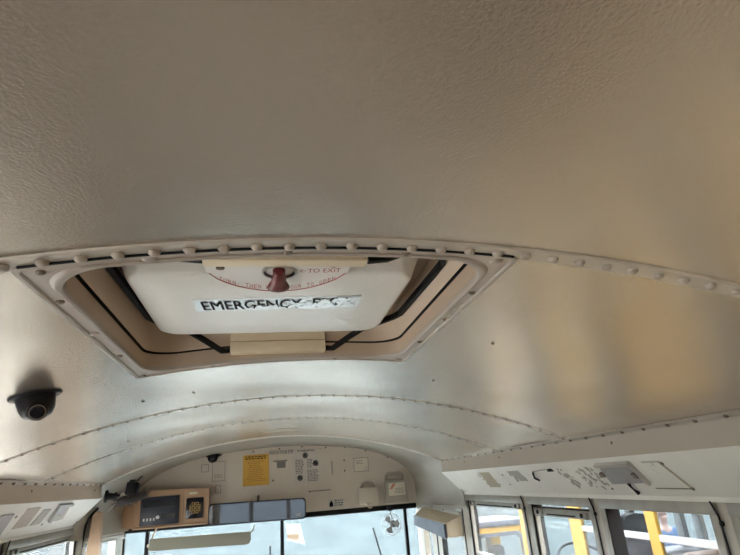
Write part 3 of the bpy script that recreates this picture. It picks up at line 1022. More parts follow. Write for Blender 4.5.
def printed(x0, x1, z0, z1, rows, y, seed, fill=.55, ragged=.25, gaps=True):
    random.seed(seed)
    mb = MB()
    h = (z1 - z0) / rows
    for i in range(rows):
        z = z1 - (i + .5) * h
        xe = x1 - random.uniform(0, ragged) * (x1 - x0)
        x = x0 + random.uniform(0, ragged * .3) * (x1 - x0)
        while x < xe:
            wd = random.uniform(.008, .022)
            mb.box(x, min(x + wd, xe), y - .0006, y, z - h * fill / 2, z + h * fill / 2)
            x += wd + .005
    return mb


# amber notice
yn = thing('notice_sheet', 'amber yellow printed notice on the front bulkhead', 'notice', (-.162, YF, 1.517))
build('sheet', flat(-.250, -.073, 1.520, 1.722), M['yelpaper'], yn)
build('heading', printed(-.236, -.088, 1.690, 1.716, 2, YF - .003, 3, .6, .05), M['ink'], yn)
build('printed_lines', printed(-.222, -.092, 1.545, 1.684, 11, YF - .003, 4, .35, .4), mat('brown_ink', (.30, .17, .04), .6), yn)
# WATCH YOUR STEP lettering
ws_ = tag(build('step_lettering', text_fit('WATCH YOUR STEP', .170, .026, WALL(.014, 1.728, YF - .0015), bold=.02), M['inkg']), 'grey WATCH YOUR STEP lettering beside the amber notice', 'lettering')
# small grey label
gl_ = thing('small_label', 'small faded grey label between the two bulkhead notices', 'label', (.004, YF, 1.615))
build('sheet', MB().prism([(-.045, YF, 1.668), (-.045, YF, 1.675), (.056, YF, 1.675), (.056, YF, 1.669), (.044, YF, 1.664), (.042, YF, 1.622), (-.018, YF, 1.622), (-.018, YF, 1.661)], (0, -.002, 0)), M['inkf'], gl_)
build('printed_lines', printed(-.016, .040, 1.626, 1.662, 4, YF - .002, 5, .5, .1), M['inkg'], gl_)
# white notice with symbols
wn_ = thing('notice_sheet', 'pale printed notice with three round symbols on the front bulkhead', 'notice', (.19, YF, 1.505))
build('sheet', flat(.098, .280, 1.512, 1.742, t=.002), mat('aged_paper', (.56, .52, .47), .6, var=.06), wn_)
build('heading', text_mb('WARNING', .022, WALL(.187, 1.728, YF - .0025), .0004, sx=1.15), M['ink'], wn_)
build('printed_lines', printed(.108, .175, 1.575, 1.672, 9, YF - .002, 6, .5, .2), M['inkg'], wn_)
build('printed_lines', printed(.192, .272, 1.520, 1.600, 8, YF - .002, 7, .5, .2), M['inkg'], wn_)
build('printed_lines', printed(.192, .235, 1.610, 1.672, 6, YF - .002, 8, .5, .2), M['inkg'], wn_)
for x, z in ((.182, 1.696), (.253, 1.640), (.142, 1.548)):
    sy = build('symbol', MB().lathe([(.0200, 0), (.0200, .0012), (.0145, .0012), (.0145, 0)], (x, YF - .002, z), (0, -1, 0), 18), M['inkg'], wn_)
    build('symbol_bar', MB().prism([(x - .012, YF - .002, z + .009), (x - .009, YF - .002, z + .012), (x + .012, YF - .002, z - .009), (x + .009, YF - .002, z - .012)], (0, -.001, 0)), M['ink'], sy)


def outline(name, label, cat, x0, x1, z0, z1, m_in, m_line, w=.0035):
    t = thing(name, label, cat, ((x0 + x1) / 2, YF, z0))
    build('sheet', flat(x0, x1, z0, z1, t=.0015), m_in, t)
    b = MB()
    for a in ((x0, x1, z0, z0 + w), (x0, x1, z1 - w, z1), (x0, x0 + w, z0, z1), (x1 - w, x1, z0, z1)):
        b.box(a[0], a[1], YF - .0025, YF - .0015, a[2], a[3])
    build('border', b, m_line, t)
    return t


outline('outline_sticker', 'small square outlined sticker beside the bulkhead dome camera', 'sticker', -.527, -.478, 1.630, 1.680, M['bulk'], M['inkf'])
t = outline('outline_sticker', 'tall outlined sticker under the bulkhead dome camera', 'sticker', -.455, -.368, 1.566, 1.695, M['bulk'], M['inkf'])
build('printed_lines', printed(-.440, -.385, 1.585, 1.612, 3, YF - .0015, 9, .4, .1), M['inkf'], t)
outline('outline_sticker', 'small blank outlined sticker above the radio console edge', 'sticker', -.433, -.394, 1.490, 1.540, M['bulk'], M['inkf'])
t = outline('outline_sticker', 'torn pale sticker above the tan carry case', 'sticker', .527, .634, 1.560, 1.655, M['label'], M['inkf'])
build('torn_patch', MB().prism([(.59, YF - .002, 1.565), (.632, YF - .002, 1.566), (.630, YF - .002, 1.60), (.612, YF - .002, 1.592), (.60, YF - .002, 1.585)], (0, -.001, 0)), M['bulk'], t)
build('printed_lines', printed(.54, .60, 1.61, 1.64, 3, YF - .0018, 10, .4, .3), M['inkf'], t)
t = thing('badge_sticker', 'small white badge sticker under the bulkhead with dark emblem', 'sticker', (.387, YF, 1.333))
build('sheet', flat(.333, .441, 1.335, 1.394), M['paper'], t)
build('emblem', MB().prism([(.340, YF - .003, 1.345), (.366, YF - .003, 1.345), (.366, YF - .003, 1.366), (.353, YF - .003, 1.386), (.340, YF - .003, 1.366)], (0, -.001, 0)), M['ink'], t)
build('printed_lines', printed(.374, .438, 1.345, 1.390, 3, YF - .003, 12, .5, .1), M['inkg'], t)

# tan carry case with arched handle
cs = thing('carry_case', 'tan case with arched handle hanging on the bulkhead', 'case', (.614, YF - .02, 1.34))
build('case_body', MB().bevbox(.545, .683, YF - .045, YF, 1.342, 1.452, .010), M['bulk'], cs, smooth=True)
hpts = [(.614 + .047 * math.cos(a), YF - .022, 1.448 + .036 * math.sin(a)) for a in [PI * k / 10 for k in range(11)]]
build('handle', MB().tube(hpts, .0085, 8), M['greykit'], cs, smooth=True)
lt = build('latch', MB().bevbox(.588, .640, YF - .055, YF - .03, 1.335, 1.352, .004), M['bulk'], cs, smooth=True)
build('latch_hook', MB().tube([(.604, YF - .058, 1.345), (.604, YF - .06, 1.325), (.612, YF - .06, 1.318), (.624, YF - .06, 1.32), (.626, YF - .058, 1.345)], .005, 6), M['bulk'], lt, smooth=True)
# grey kit box with label
kt = thing('first_aid_kit', 'grey brown kit box with handle and red marked label on the bulkhead', 'kit box', (.815, YF - .03, 1.336))
kb = [(.735, 1.338), (.897, 1.338), (.890, 1.485), (.742, 1.485)]
build('kit_body', MB().prism([(x, YF, z) for x, z in kb], (0, -.055, 0)), M['greykit'], kt)
hh = [(.748, YF - .03, 1.483), (.752, YF - .03, 1.520), (.765, YF - .03, 1.530), (.862, YF - .03, 1.530), (.876, YF - .03, 1.520), (.880, YF - .03, 1.483)]
build('handle', MB().tube(hh, .011, 8), M['greykit'], kt, smooth=True)
lb = build('kit_label', MB().box(.757, .875, YF - .058, YF - .055, 1.385, 1.468), M['label'], kt)
build('red_mark', MB().prism([(.764, YF - .058, 1.428), (.782, YF - .058, 1.428), (.812, YF - .058, 1.462), (.790, YF - .058, 1.462)], (0, -.001, 0)), M['redlab'], lb)
build('printed_lines', printed(.80, .868, 1.395, 1.435, 4, YF - .058, 13, .4, .3), M['inkf'], lb)

# radio console
YC = 3.90
rc = thing('radio_console', 'tan overhead console holding a dark radio and a switch panel', 'console', (-.70, YC, 1.315))
hs = [(-.915, 1.318), (-.458, 1.318), (-.462, 1.525), (-.62, 1.533), (-.915, 1.540)]
build('housing', MB().prism([(x, YC, z) for x, z in hs], (0, YB - YC, 0)), M['tanbox'], rc)
build('side_cover', MB().prism([(-1.035, YC + .03, 1.330), (-.92, YC + .015, 1.318), (-.92, YC + .015, 1.530), (-.965, YC + .03, 1.505), (-1.01, YC + .03, 1.46)], (0, .06, 0)), M['tanbox'], rc)
build('cover_edge', MB().tube([(-1.035, YC + .026, 1.330), (-1.022, YC + .026, 1.43), (-1.0, YC + .026, 1.475), (-.95, YC + .026, 1.52)], .005, 6), M['rubber'], rc, smooth=True)
build('housing_seam', MB().box(-.6225, -.617, YC - .0015, YC + .002, 1.33, 1.53), M['brown'], rc)
build('housing_lip', MB().bevbox(-.92, -.455, YC - .012, YC + .01, 1.312, 1.322, .003), M['tanbox'], rc, smooth=True)
rd = build('radio_face', MB().bevbox(-.880, -.645, YC - .014, YC + .01, 1.330, 1.498, .004), M['radio'], rc, smooth=True)
build('display', MB().box(-.862, -.668, YC - .0155, YC - .012, 1.438, 1.480), M['radiod'], rd)
build('tape_slot', MB().box(-.750, -.665, YC - .0155, YC - .012, 1.362, 1.392), M['radiod'], rd)
for i, x in enumerate((-.858, -.838, -.818, -.798)):
    build('button', MB().bevbox(x, x + .009, YC - .021, YC - .012, 1.358, 1.374, .002), M['silver'], rd)
build('knob', MB().lathe([(.011, 0), (.010, .012), (.006, .014)], (-.771, YC - .013, 1.376), (0, -1, 0), 12), M['silver'], rd, smooth=True)
sp = build('switch_panel', MB().bevbox(-.603, -.495, YC - .010, YC + .008, 1.350, 1.474, .004), M['radiod'], rc, smooth=True)
for i in range(2):
    for j in range(3):
        x = -.566 + i * .024
        z = 1.380 + j * .024
        b = MB()
        for a in ((x, x + .019, z, z + .003), (x, x + .019, z + .015, z + .018), (x, x + .003, z, z + .018), (x + .016, x + .019, z, z + .018)):
            b.box(a[0], a[1], YC - .0125, YC - .009, a[2], a[3])
        build('switch_outline', b, M['gold'], sp)
b = MB()
for k in (-1, 1):
    build('switch_bracket', MB().box(-.5455 + k * .030 - .002, -.5455 + k * .030 + .002, YC - .0125, YC - .009, 1.392, 1.432), M['gold'], sp)
build('console_lamp', MB().bevbox(-.585, -.535, YC - .008, YC + .004, 1.497, 1.510, .003), M['label'], rc, smooth=True)

# interior mirror
YM = 3.80
mm = thing('interior_mirror', 'wide black framed interior mirror hanging over the windshield', 'mirror', (-.16, YM, 1.29))
mr = math.radians(-.8)
def mpt(u, v, y):
    x0, z0 = -.145, 1.3625
    c, s = math.cos(mr), math.sin(mr)
    return Vector((x0 + u * c - v * s, y - .0 * v, z0 + u * s + v * c))
fr_ = [[mpt(u, v, YM + yy) for u, v in rrect(0, 0, .308 - q, .064 - q, .022, 6)] for q, yy in ((.004, .018), (0, .012), (0, -.004), (.003, -.008), (.007, -.007), (.008, -.003))]
build('mirror_frame', MB().loft(fr_, True, True, False), M['black'], mm, smooth=True)
mg = MB()
lpm = [[mpt(u, v, YM - .0035) for u, v in rrect(0, 0, .3005, .0565, .018, 6)]]
mg.add(lpm[0], [tuple(range(len(lpm[0])))])
mg.v = [(p[0], p[1] + .0, p[2]) for p in mg.v]
build('mirror_glass', mg, M['mirror'], mm)
build('mirror_label', MB().box(.100, .128, YM - .0048, YM - .0036, 1.318, 1.330), M['silver'], mm)
build('mirror_arm', MB().tube([(-.145, YM + .015, 1.40), (-.145, YM + .10, 1.44), (-.145, YB - .004, 1.45)], .009, 8), M['black'], mm, smooth=True)

# sun visor
YV = 3.90
sv = thing('sun_visor', 'olive grey sun visor hanging below the radio console', 'visor', (-.5, YV, 1.16))
vp = [(-.810, 1.249), (-.815, 1.190), (-.800, 1.184), (-.222, 1.170), (-.200, 1.176), (-.190, 1.196), (-.190, 1.238)]
build('visor_panel', MB().prism([(x, YV + (1.25 - z) * -.25, z) for x, z in vp], (0, .008, 0)), M['visor'], sv)
build('visor_rod', MB().tube([(-.812, YV + .004, 1.249), (-.19, YV + .004, 1.239), (-.178, YV + .02, 1.248), (-.172, YV + .06, 1.275)], .005, 6), M['greykit'], sv, smooth=True)
build('visor_arm', MB().tube([(-.805, YV + .004, 1.235), (-.80, YV + .03, 1.27), (-.788, YV + .085, 1.31)], .005, 6), M['label'], sv, smooth=True)
build('visor_clip', MB().bevbox(-.826, -.804, YV - .004, YV + .016, 1.205, 1.222, .003), M['label'], sv, smooth=True)

# clip-on fan
fn = thing('clip_fan', 'small clip-on fan with wire cage below the bulkhead', 'fan', (.765, 3.95, 1.17))
build('fan_clip', MB().bevbox(.742, .776, 3.945, 3.995, 1.288, 1.312, .004), M['blacksoft'], fn, smooth=True)
build('fan_stem', MB().tube([(.758, 3.965, 1.292), (.762, 3.96, 1.265), (.772, 3.955, 1.235)], .005, 6), M['pewter'], fn, smooth=True)
fax = Vector((-.55, -.83, -.05)).normalized()
fc = Vector((.752, 3.915, 1.205))
build('motor', MB().lathe([(.008, -.075), (.020, -.072), (.024, -.060), (.024, -.030), (.016, -.022)], fc, fax, 14), M['black'], fn, smooth=True)
fu = fax.cross(Vector((0, 0, 1))).normalized()
fw = fu.cross(fax)
cg = MB()
for rr, hh_ in ((.062, -.018), (.070, .0), (.062, .018), (.035, .028)):
    cg.tube([fc + fax * hh_ + (fu * math.cos(a) + fw * math.sin(a)) * rr for a in [2 * PI * k / 24 for k in range(24)]], .0011, 4, closed=True)
for k in range(10):
    a = 2 * PI * k / 10
    dv = fu * math.cos(a) + fw * math.sin(a)
    cg.tube([fc - fax * .026 + dv * .015, fc - fax * .018 + dv * .062, fc + dv * .070, fc + fax * .018 + dv * .062, fc + fax * .028 + dv * .035, fc + fax * .030 + dv * .008], .0011, 4)
build('wire_cage', cg, M['wire'], fn, smooth=True)
for k in range(3):
    a = 2 * PI * k / 3 + .5
    d0 = fu * math.cos(a) + fw * math.sin(a)
    d1_ = fu * math.cos(a + 1.0) + fw * math.sin(a + 1.0)
    q = [fc + d0 * .008, fc + d0 * .056 - fax * .006, fc + (d0 + d1_).normalized() * .060, fc + d1_ * .052 + fax * .006]
    build('fan_blade', MB().prism(q, fax * .002), M['fanblade'], fn)
build('fan_hub', MB().lathe([(.012, -.022), (.012, .004), (.006, .010)], fc, fax, 12), M['fanblade'], fn, smooth=True)

# windshield sticker
stk = thing('windshield_sticker', 'pale windshield sticker with an orange band beside the center post', 'sticker', (.10, YB + .014, 1.125))
build('sheet', MB().prism([(.036, YB + .0165, 1.262), (.135, YB + .0165, 1.255), (.165, YB + .0165, 1.128), (.050, YB + .0165, 1.158)], (0, -.0015, 0)), mat('cloudy_sticker', (.62, .66, .66), .5, var=.1, transl=.95), stk)
build('orange_band', MB().prism([(.045, YB + .0149, 1.196), (.125, YB + .0149, 1.196), (.128, YB + .0149, 1.150), (.052, YB + .0149, 1.166)], (0, -.0008, 0)), mat('pale_orange', (.80, .58, .42), .5, transl=.95), stk)
# wipers outside
def wiper(x0, z0, x1, z1, label):
    t = thing('wiper', label, 'wiper', ((x0 + x1) / 2, YB + .06, z1))
    build('blade', MB().tube([(x0, YB + .045, z0), ((x0 + x1) / 2, YB + .047, (z0 + z1) / 2), (x1, YB + .05, z1)], .0065, 6), M['rubber'], t, smooth=True)
    build('arm', MB().tube([((x0 + x1) / 2, YB + .055, (z0 + z1) / 2), (x1 + .01, YB + .075, z1 - .1)], .006, 6), M['black'], t, smooth=True)
wiper(.645, 1.185, .74, .80, 'black wiper blade standing on the door side windshield')
wiper(-.066, 1.135, -.075, .80, 'black wiper blade standing beside the center windshield post')

# box above the entrance door
bx = thing('door_actuator_box', 'tan metal box with blue grey front panel above the entrance door', 'box', (1.03, 3.7, 1.13))
n0 = [(1.122, 3.50, 1.130), (1.008, 3.50, 1.130), (1.008, 3.50, 1.212), (1.122, 3.50, 1.252)]
n1 = [(1.000, 3.93, 1.195), (.918, 3.90, 1.192), (.918, 3.90, 1.250), (.995, 3.93, 1.300)]
build('box_body', MB().hexa(n0, n1), M['tanbox2'], bx)
A0, A1 = Vector(n0[1]), Vector(n0[2])
B0, B1 = Vector(n1[1]), Vector(n1[2])
off = Vector((-.012, 0, 0))
build('front_panel', MB().hexa([A0 + Vector((.002, .02, -.004)), A1 + Vector((.002, .02, -.004)), B1 + Vector((.002, .0, .0)), B0 + Vector((.002, .0, -.004))],
      [A0 + off + Vector((0, .02, -.004)), A1 + off + Vector((0, .02, -.004)), B1 + off, B0 + off + Vector((0, 0, -.004))]), M['greyface'], bx)
build('panel_edge', MB().hexa([A0 + off * 1.2, A0 + Vector((.004, 0, 0)), A1 + Vector((.004, 0, -.004)), A1 + off * 1.2 + Vector((0, 0, -.004))],
      [A0 + off * 1.2 + Vector((0, .03, 0)), A0 + Vector((.004, .03, 0)), A1 + Vector((.004, .03, -.004)), A1 + off * 1.2 + Vector((0, .03, -.004))]), M['radio'], bx)
build('mount_strip', MB().hexa([(1.124, 3.49, 1.245), (1.112, 3.49, 1.245), (1.112, 3.49, 1.275), (1.124, 3.49, 1.275)], [(1.000, 3.93, 1.293), (.986, 3.93, 1.293), (.986, 3.93, 1.318), (1.000, 3.93, 1.318)]), M['cap'], bx)
sm = shared('strip_screw', MB().lathe([(.006, -.001), (.0055, .002), (.003, .003)], (0, 0, 0), (-1, -.3, 0), seg=8), M['rivet_dark'])
for tt in (.04, .42, .72):
    inst('strip_screw', sm, bx, (1.111 - .126 * tt, 3.49 + .44 * tt, 1.262 + .045 * tt))

# black gadget cluster at the end of the driver side rail
dc = thing('dash_camera', 'black boxy camera on a bracket at the end of the driver side rail', 'camera', (-.90, 3.46, 1.50))
build('clamp', MB().lathe([(.012, 0), (.034, .004), (.034, .014), (.020, .020), (.018, .045), (.024, .052), (.024, .062)], (-.985, 3.44, 1.522), (1, .05, -.12), 14), M['black'], dc, smooth=True)
build('bracket_arm', MB().tube([(-.93, 3.45, 1.518), (-.90, 3.455, 1.524), (-.87, 3.46, 1.528), (-.83, 3.46, 1.53)], .007, 6), M['black'], dc, smooth=True)
build('bracket_knuckle', MB().lathe([(.012, -.01), (.014, 0), (.012, .01)], (-.892, 3.45, 1.520), (0, -1, 0), 10), M['label'], dc, smooth=True)
body = MB().bevbox(-.032, .032, -.03, .03, -.034, .034, .008).xform(Matrix.Translation((-.846, 3.47, 1.552)) @ Matrix.Rotation(.12, 4, 'Y'))
bd = build('camera_body', body, M['blacksoft'], dc, smooth=True)
build('camera_cap', MB().bevbox(-.016, .016, -.02, .02, 0, .02, .004).xform(Matrix.Translation((-.846, 3.47, 1.580))), M['blacksoft'], bd, smooth=True)
build('antenna', MB().tube([(-.828, 3.47, 1.58), (-.815, 3.47, 1.602), (-.798, 3.47, 1.615)], .0035, 5), M['black'], dc, smooth=True)
br = thing('bristle_brush', 'dark ragged bristle brush tucked below the bracket mounted camera', 'brush', (-.84, 3.44, 1.47))
random.seed(5)
lpb = []
for i in range(14):
    t_ = i / 13
    p = Vector((-.905 + .155 * t_, 3.38 + .02 * t_, 1.484 + .030 * t_))
    r_ = .026 * (1 - .5 * abs(t_ - .35)) * (1 if 0 < i < 13 else .4)
    lpb.append([p + Vector((.1 * math.cos(a) * .0, math.cos(a), math.sin(a))) * r_ * random.uniform(.75, 1.15) for a in [2 * PI * k / 10 for k in range(10)]])
build('brush_core', MB().loft(lpb, True, True, True), M['bristle'], br, smooth=True)
bb = MB()
for i in range(240):
    t_ = random.random()
    p = Vector((-.905 + .165 * t_, 3.38 + .02 * t_, 1.484 + .034 * t_))
    a = random.uniform(0, 2 * PI)
    d = Vector((random.uniform(-.9, .5), math.cos(a) * .6, math.sin(a))).normalized()
    L = random.uniform(.02, .045)
    bb.tube([p, p + d * L], .0009, 3)
o = build('bristles', bb, M['bristle'], br)
o['kind'] = 'stuff'
build('brush_handle', MB().tube([(-.90, 3.38, 1.482), (-.925, 3.375, 1.460), (-.942, 3.37, 1.444)], .004, 6), M['pewter'], br, smooth=True)

# ================================================================== THINGS ON THE SLOPED PANELS
SL = Vector((.13, 0, -.13)).normalized()     # down-slope direction on the door side


def slope_pt(sd, y, s, h=0.0):
    """s metres down the slope from the rail, h metres proud of it"""
    return Vector((sd * (1.0 + SL.x * s - .7071 * h), y, 1.515 + SL.z * s - .7071 * h))


def slope_quad(sd, c, h0, h1):
    a = [slope_pt(sd, y, s, h0) for y, s in c]
    b = [slope_pt(sd, y, s, h1) for y, s in c]
    n = len(c)
    mb = MB()
    return mb.add(a + b, [tuple(reversed(range(n))), tuple(range(n, 2 * n))] + [(i, (i + 1) % n, n + (i + 1) % n, n + i) for i in range(n)])


pl = thing('metal_plate', 'grey metal plate with clips on the panel above the lowered window', 'plate', tuple(slope_pt(1, 1.68, .12)))
build('plate_sheet', slope_quad(1, [(1.755, .030), (1.590, .030), (1.610, .118), (1.790, .122)], .001, .006), M['pewter'], pl)
build('plate_ridge', slope_quad(1, [(1.765, .024), (1.580, .024), (1.582, .036), (1.766, .036)], .001, .014), M['steel'], pl)
build('side_ridge', slope_quad(1, [(1.590, .03), (1.578, .03), (1.592, .126), (1.606, .12)], .001, .011), M['steel'], pl)
build('clip', slope_quad(1, [(1.618, .070), (1.598, .070), (1.602, .090), (1.622, .090)], .004, .014), M['screw'], pl)
build('clip', slope_quad(1, [(1.790, .066), (1.765, .066), (1.772, .082), (1.798, .082)], .001, .012), M['screw'], pl)


def residue(name, label, cat, sd, c, m_, seed, n=26, base=True, h=.0012):
    random.seed(seed)
    t = thing(name, label, cat, tuple(slope_pt(sd, sum(p[0] for p in c) / len(c), max(p[1] for p in c))))
    if base:
        build('residue_film', slope_quad(sd, c, -.001, h), m_, t)
    fl_ = MB()
    y0, y1 = min(p[0] for p in c), max(p[0] for p in c)
    s0, s1 = min(p[1] for p in c), max(p[1] for p in c)
    for i in range(n):
        y, s = random.uniform(y0, y1), random.uniform(s0, s1)
        r = random.uniform(.002, .0065)
        k = random.uniform(0, 6)
        pts = [(y + r * math.cos(a) * (1 + .4 * math.sin(2 * a + k)), s + r * 1.5 * math.sin(a) * (1 + .4 * math.sin(3 * a + k))) for a in [2 * PI * j / 8 for j in range(8)]]
        fl_.join(slope_quad(sd, pts, -.0005, h + .0006 + i * 1e-5))
    build('flakes', fl_, M['staing'], t)['kind'] = 'stuff'
    return t


residue('sticker_residue', 'scribbled dark sticker residue beside the grey metal plate', 'residue', 1, [(1.955, .045), (1.86, .045), (1.82, .135), (1.93, .145)], M['slope'], 21, 34, False, h=.0009)
residue('sticker_residue', 'brown peeled sticker residue above the dusty window', 'residue', 1, [(2.85, .030), (2.73, .030), (2.78, .140), (2.92, .140)], M['stain'], 22, 12)
residue('sticker_residue', 'grey smeared sticker residue above the slightly lowered window', 'residue', 1, [(2.52, .035), (2.40, .035), (2.40, .100), (2.47, .100)], M['staing'], 23, 20)
residue('sticker_residue', 'faint grey scuffed residue with streaks near the window post', 'residue', 1, [(2.07, .045), (2.04, .040), (2.0, .120), (2.07, .140)], M['staing'], 24, 30, False)
lk = thing('bent_hook', 'dark bent wire hook on the panel above the slightly lowered window', 'hook', tuple(slope_pt(1, 2.2, .09)))
build('hook_wire', MB().tube([slope_pt(1, 2.275, .095, .006), slope_pt(1, 2.285, .075, .010), slope_pt(1, 2.268, .052, .006), slope_pt(1, 2.255, .045, .003)], .0045, 6), M['rubber'], lk, smooth=True)
build('hook_bar', MB().tube([slope_pt(1, 2.255, .045, .003), slope_pt(1, 2.18, .038, .003), slope_pt(1, 2.11, .036, .004)], .0025, 6), M['staing'], lk, smooth=True)
build('hook_end', MB().bevbox(-.012, .012, -.012, .012, -.004, .008, .003).xform(Matrix.Translation(slope_pt(1, 2.10, .044, .003))), M['rubber'], lk, smooth=True)
lh = thing('metal_hook', 'small black and silver hook below the grey metal plate', 'hook', tuple(slope_pt(1, 1.69, .17)))
build('hook_wire', MB().tube([slope_pt(1, 1.700, .120, .004), slope_pt(1, 1.695, .132, .010), slope_pt(1, 1.700, .146, .008), slope_pt(1, 1.702, .166, .005)], [.006, .003, .003, .007], 6), M['rubber'], lh, smooth=True)
build('hook_pad', slope_quad(1, [(1.706, .128), (1.690, .128), (1.694, .156), (1.710, .156)], .0, .003), M['silver'], lh)
ou = thing('sticker_residue', 'rust edged outline of a removed plate near the lowered window', 'residue', tuple(slope_pt(1, 1.48, .13)))
build('outline', slope_quad(1, [(1.53, .032), (1.46, .034), (1.46, .040), (1.528, .038)], -.001, .0015), M['paper'], ou)
build('outline', slope_quad(1, [(1.462, .034), (1.452, .036), (1.440, .150), (1.450, .150)], -.001, .0012), M['stain'], ou)
build('outline', slope_quad(1, [(1.60, .146), (1.44, .148), (1.44, .152), (1.60, .150)], -.001, .0012), M['inkf'], ou)
for y, s in ((1.450, .045), (1.443, .149)):
    build('rust_spot', slope_quad(1, [(y + .006 * math.cos(a), s + .006 * math.sin(a)) for a in [2 * PI * k / 8 for k in range(8)]], -.001, .003), M['rivet_dark'], ou)

# driver side
hp = thing('card_holder', 'grey framed card holder on the panel above the driver window', 'card holder', tuple(slope_pt(-1, 2.97, .13)))
build('holder_sheet', slope_quad(-1, [(2.830, .022), (2.995, .022), (3.10, .118), (2.93, .118)], .001, .004), M['pink'], hp)
build('holder_edge', slope_quad(-1, [(2.815, .018), (3.0, .018), (3.006, .030), (2.83, .030)], .001, .014), M['pewter'], hp)
build('holder_edge', slope_quad(-1, [(2.812, .018), (2.832, .018), (2.935, .120), (2.912, .120)], .001, .014), M['pewter'], hp)
build('holder_card', slope_quad(-1, [(2.87, .036), (2.97, .036), (3.02, .082), (2.92, .082)], .003, .007), M['lav'], hp)
build('lower_card', slope_quad(-1, [(2.93, .088), (3.02, .088), (3.05, .12), (2.97, .12)], .003, .006), M['paper'], hp)
t = tag(build('blank_card', slope_quad(-1, [(2.31, .052), (2.415, .052), (2.50, .155), (2.38, .160)], .0005, .004), M['lav']), 'lavender grey card on the driver side sloped panel', 'card')
t = tag(build('blank_card', slope_quad(-1, [(2.50, .03), (2.63, .03), (2.70, .13), (2.56, .135)], .0002, .002), M['pink']), 'pale pink paper patch on the driver side sloped panel', 'card')
t = tag(build('blank_card', slope_quad(-1, [(2.70, .045), (2.78, .045), (2.83, .125), (2.73, .13)], .0002, .003), M['paper']), 'white paper strip beside the grey framed card holder', 'card')
sm = shared('slope_screw', MB().lathe([(.006, -.001), (.0055, .002), (.003, .003)], (0, 0, 0), (.7, 0, -.7), seg=8), M['rivet_dark'])
wl = bpy.data.objects['wall_left']
for y, s in ((2.47, .07), (2.88, .135), (2.95, .07)):
    inst('screw', sm, wl, slope_pt(-1, y, s))
sm = shared('slope_screw_r', MB().lathe([(.005, -.001), (.0045, .002), (.003, .003)], (0, 0, 0), (-.7, 0, -.7), seg=8), M['rivet_dark'])
for y, s in ((2.60, .055), (2.90, .08), (2.63, .12), (1.83, .15)):
    inst('screw', sm, bpy.data.objects['wall_right'], slope_pt(1, y, s))
# small marks on the driver side cap
build('slot', MB().box(-1.12, -1.112, 3.875, 3.895, 1.34, 1.40), M['inkf'], wall_front)

# ================================================================== OUTSIDE
# neighbouring school bus, parked alongside
NX0, NX1 = 2.10, 4.50
nb = thing('school_bus', 'yellow school bus parked alongside, seen through the side windows', 'bus', ((NX0 + NX1) / 2, 1.0, -.95))
YN0, YN1 = -5.0, 5.15
for nm, xa, xb in (('side_panel', NX0, NX0 + .06), ('side_panel', NX1 - .06, NX1)):
    build(nm, MB().box(xa, xb, YN0, YN1 - .25, -.5, .68), M['busyel'], nb)
    build('roof_side', MB().box(xa, xb, YN0, YN1 - .2, 1.36, 1.60), M['busyel'], nb)
    pys = [(-4.98, .12), (-3.62, .08), (-3.01, .08), (-2.40, .08), (-1.79, .08), (-1.18, .08), (-.57, .08), (.04, .08), (.65, .08), (1.26, .08), (1.87, .08), (2.46, .08), (3.065, .085), (3.91, .16), (4.80, .08)]
    for y, wd in pys:
        build('window_pillar', MB().box((xa + xb) / 2 - .012, (xa + xb) / 2 + .012, y - wd / 2, y + wd / 2, .68, 1.36), M['busyel'], nb)
    for (ya, wa), (yb, wb) in zip(pys[:-1], pys[1:]):
        a, b = ya + wa / 2, yb - wb / 2
        xm = (xa + xb) / 2
        if yb < 4.0:
            build('sash_bar', MB().box(xm - .011, xm + .011, a, b, 1.050, 1.085), M['buswhite'], nb)
        build('window_pane', MB().box(xm - .003, xm + .003, a, b, 1.085, 1.36), M['g_out'], nb)
        build('lower_pane', MB().box(xm - .003, xm + .003, a, b, .68, 1.050), M['g_grey'] if yb < 4.0 else M['g_out'], nb)
rf = [[Vector(((NX0 + NX1) / 2 + 1.2 * math.cos(a), y, 1.58 + .40 * math.sin(a))) for a in [PI * k / 16 for k in range(17)]] for y in (YN0, YN1 - .2)]
o = build('roof', MB().loft(rf, False), M['busyel'], nb, smooth=True)
o.modifiers.new('thickness', 'SOLIDIFY').thickness = .03
build('floor_pan', MB().box(NX0 + .06, NX1 - .06, YN0, YN1 - .2, -.08, .0), M['busgrey'], nb)
build('rear_panel', MB().box(NX0, NX1, YN0 - .05, YN0, -.5, 1.6), M['busyel'], nb)
build('dashboard', MB().bevbox(NX0 + .2, NX1 - .2, 4.75, 5.1, .25, .70, .04), M['busgrey'], nb)
build('front_header', MB().box(NX0 + .1, NX1 - .1, 4.9, YN1 - .1, 1.30, 1.75), M['busyel'], nb)
for x in (NX0 + .26, 3.30, NX0 + 1.72, NX0 + 1.92, NX1 - .2):
    build('windshield_post', MB().box(x - .025, x + .025, 4.93, 5.02, .62, 1.32), M['busgrey'], nb)
build('windshield', MB().box(NX0 + .25, NX1 - .2, 4.97, 4.975, .62, 1.32), M['g_out'], nb)
build('front_cowl', MB().box(NX0 + .12, NX1 - .12, 4.95, 5.1, -.5, .62), M['busyel'], nb)
hl = []
for y, hw, zt in ((5.05, .75, .52), (5.6, .70, .48), (6.0, .64, .38), (6.1, .60, .22)):
    hl.append([Vector((3.3 + hw * c_, y, z_)) for c_, z_ in ((-1, -.45), (-1, zt - .12), (-.85, zt), (.85, zt), (1, zt - .12), (1, -.45))])
build('hood', MB().loft(hl, True, True, True), M['busyel'], nb, smooth=True, sharp=30)
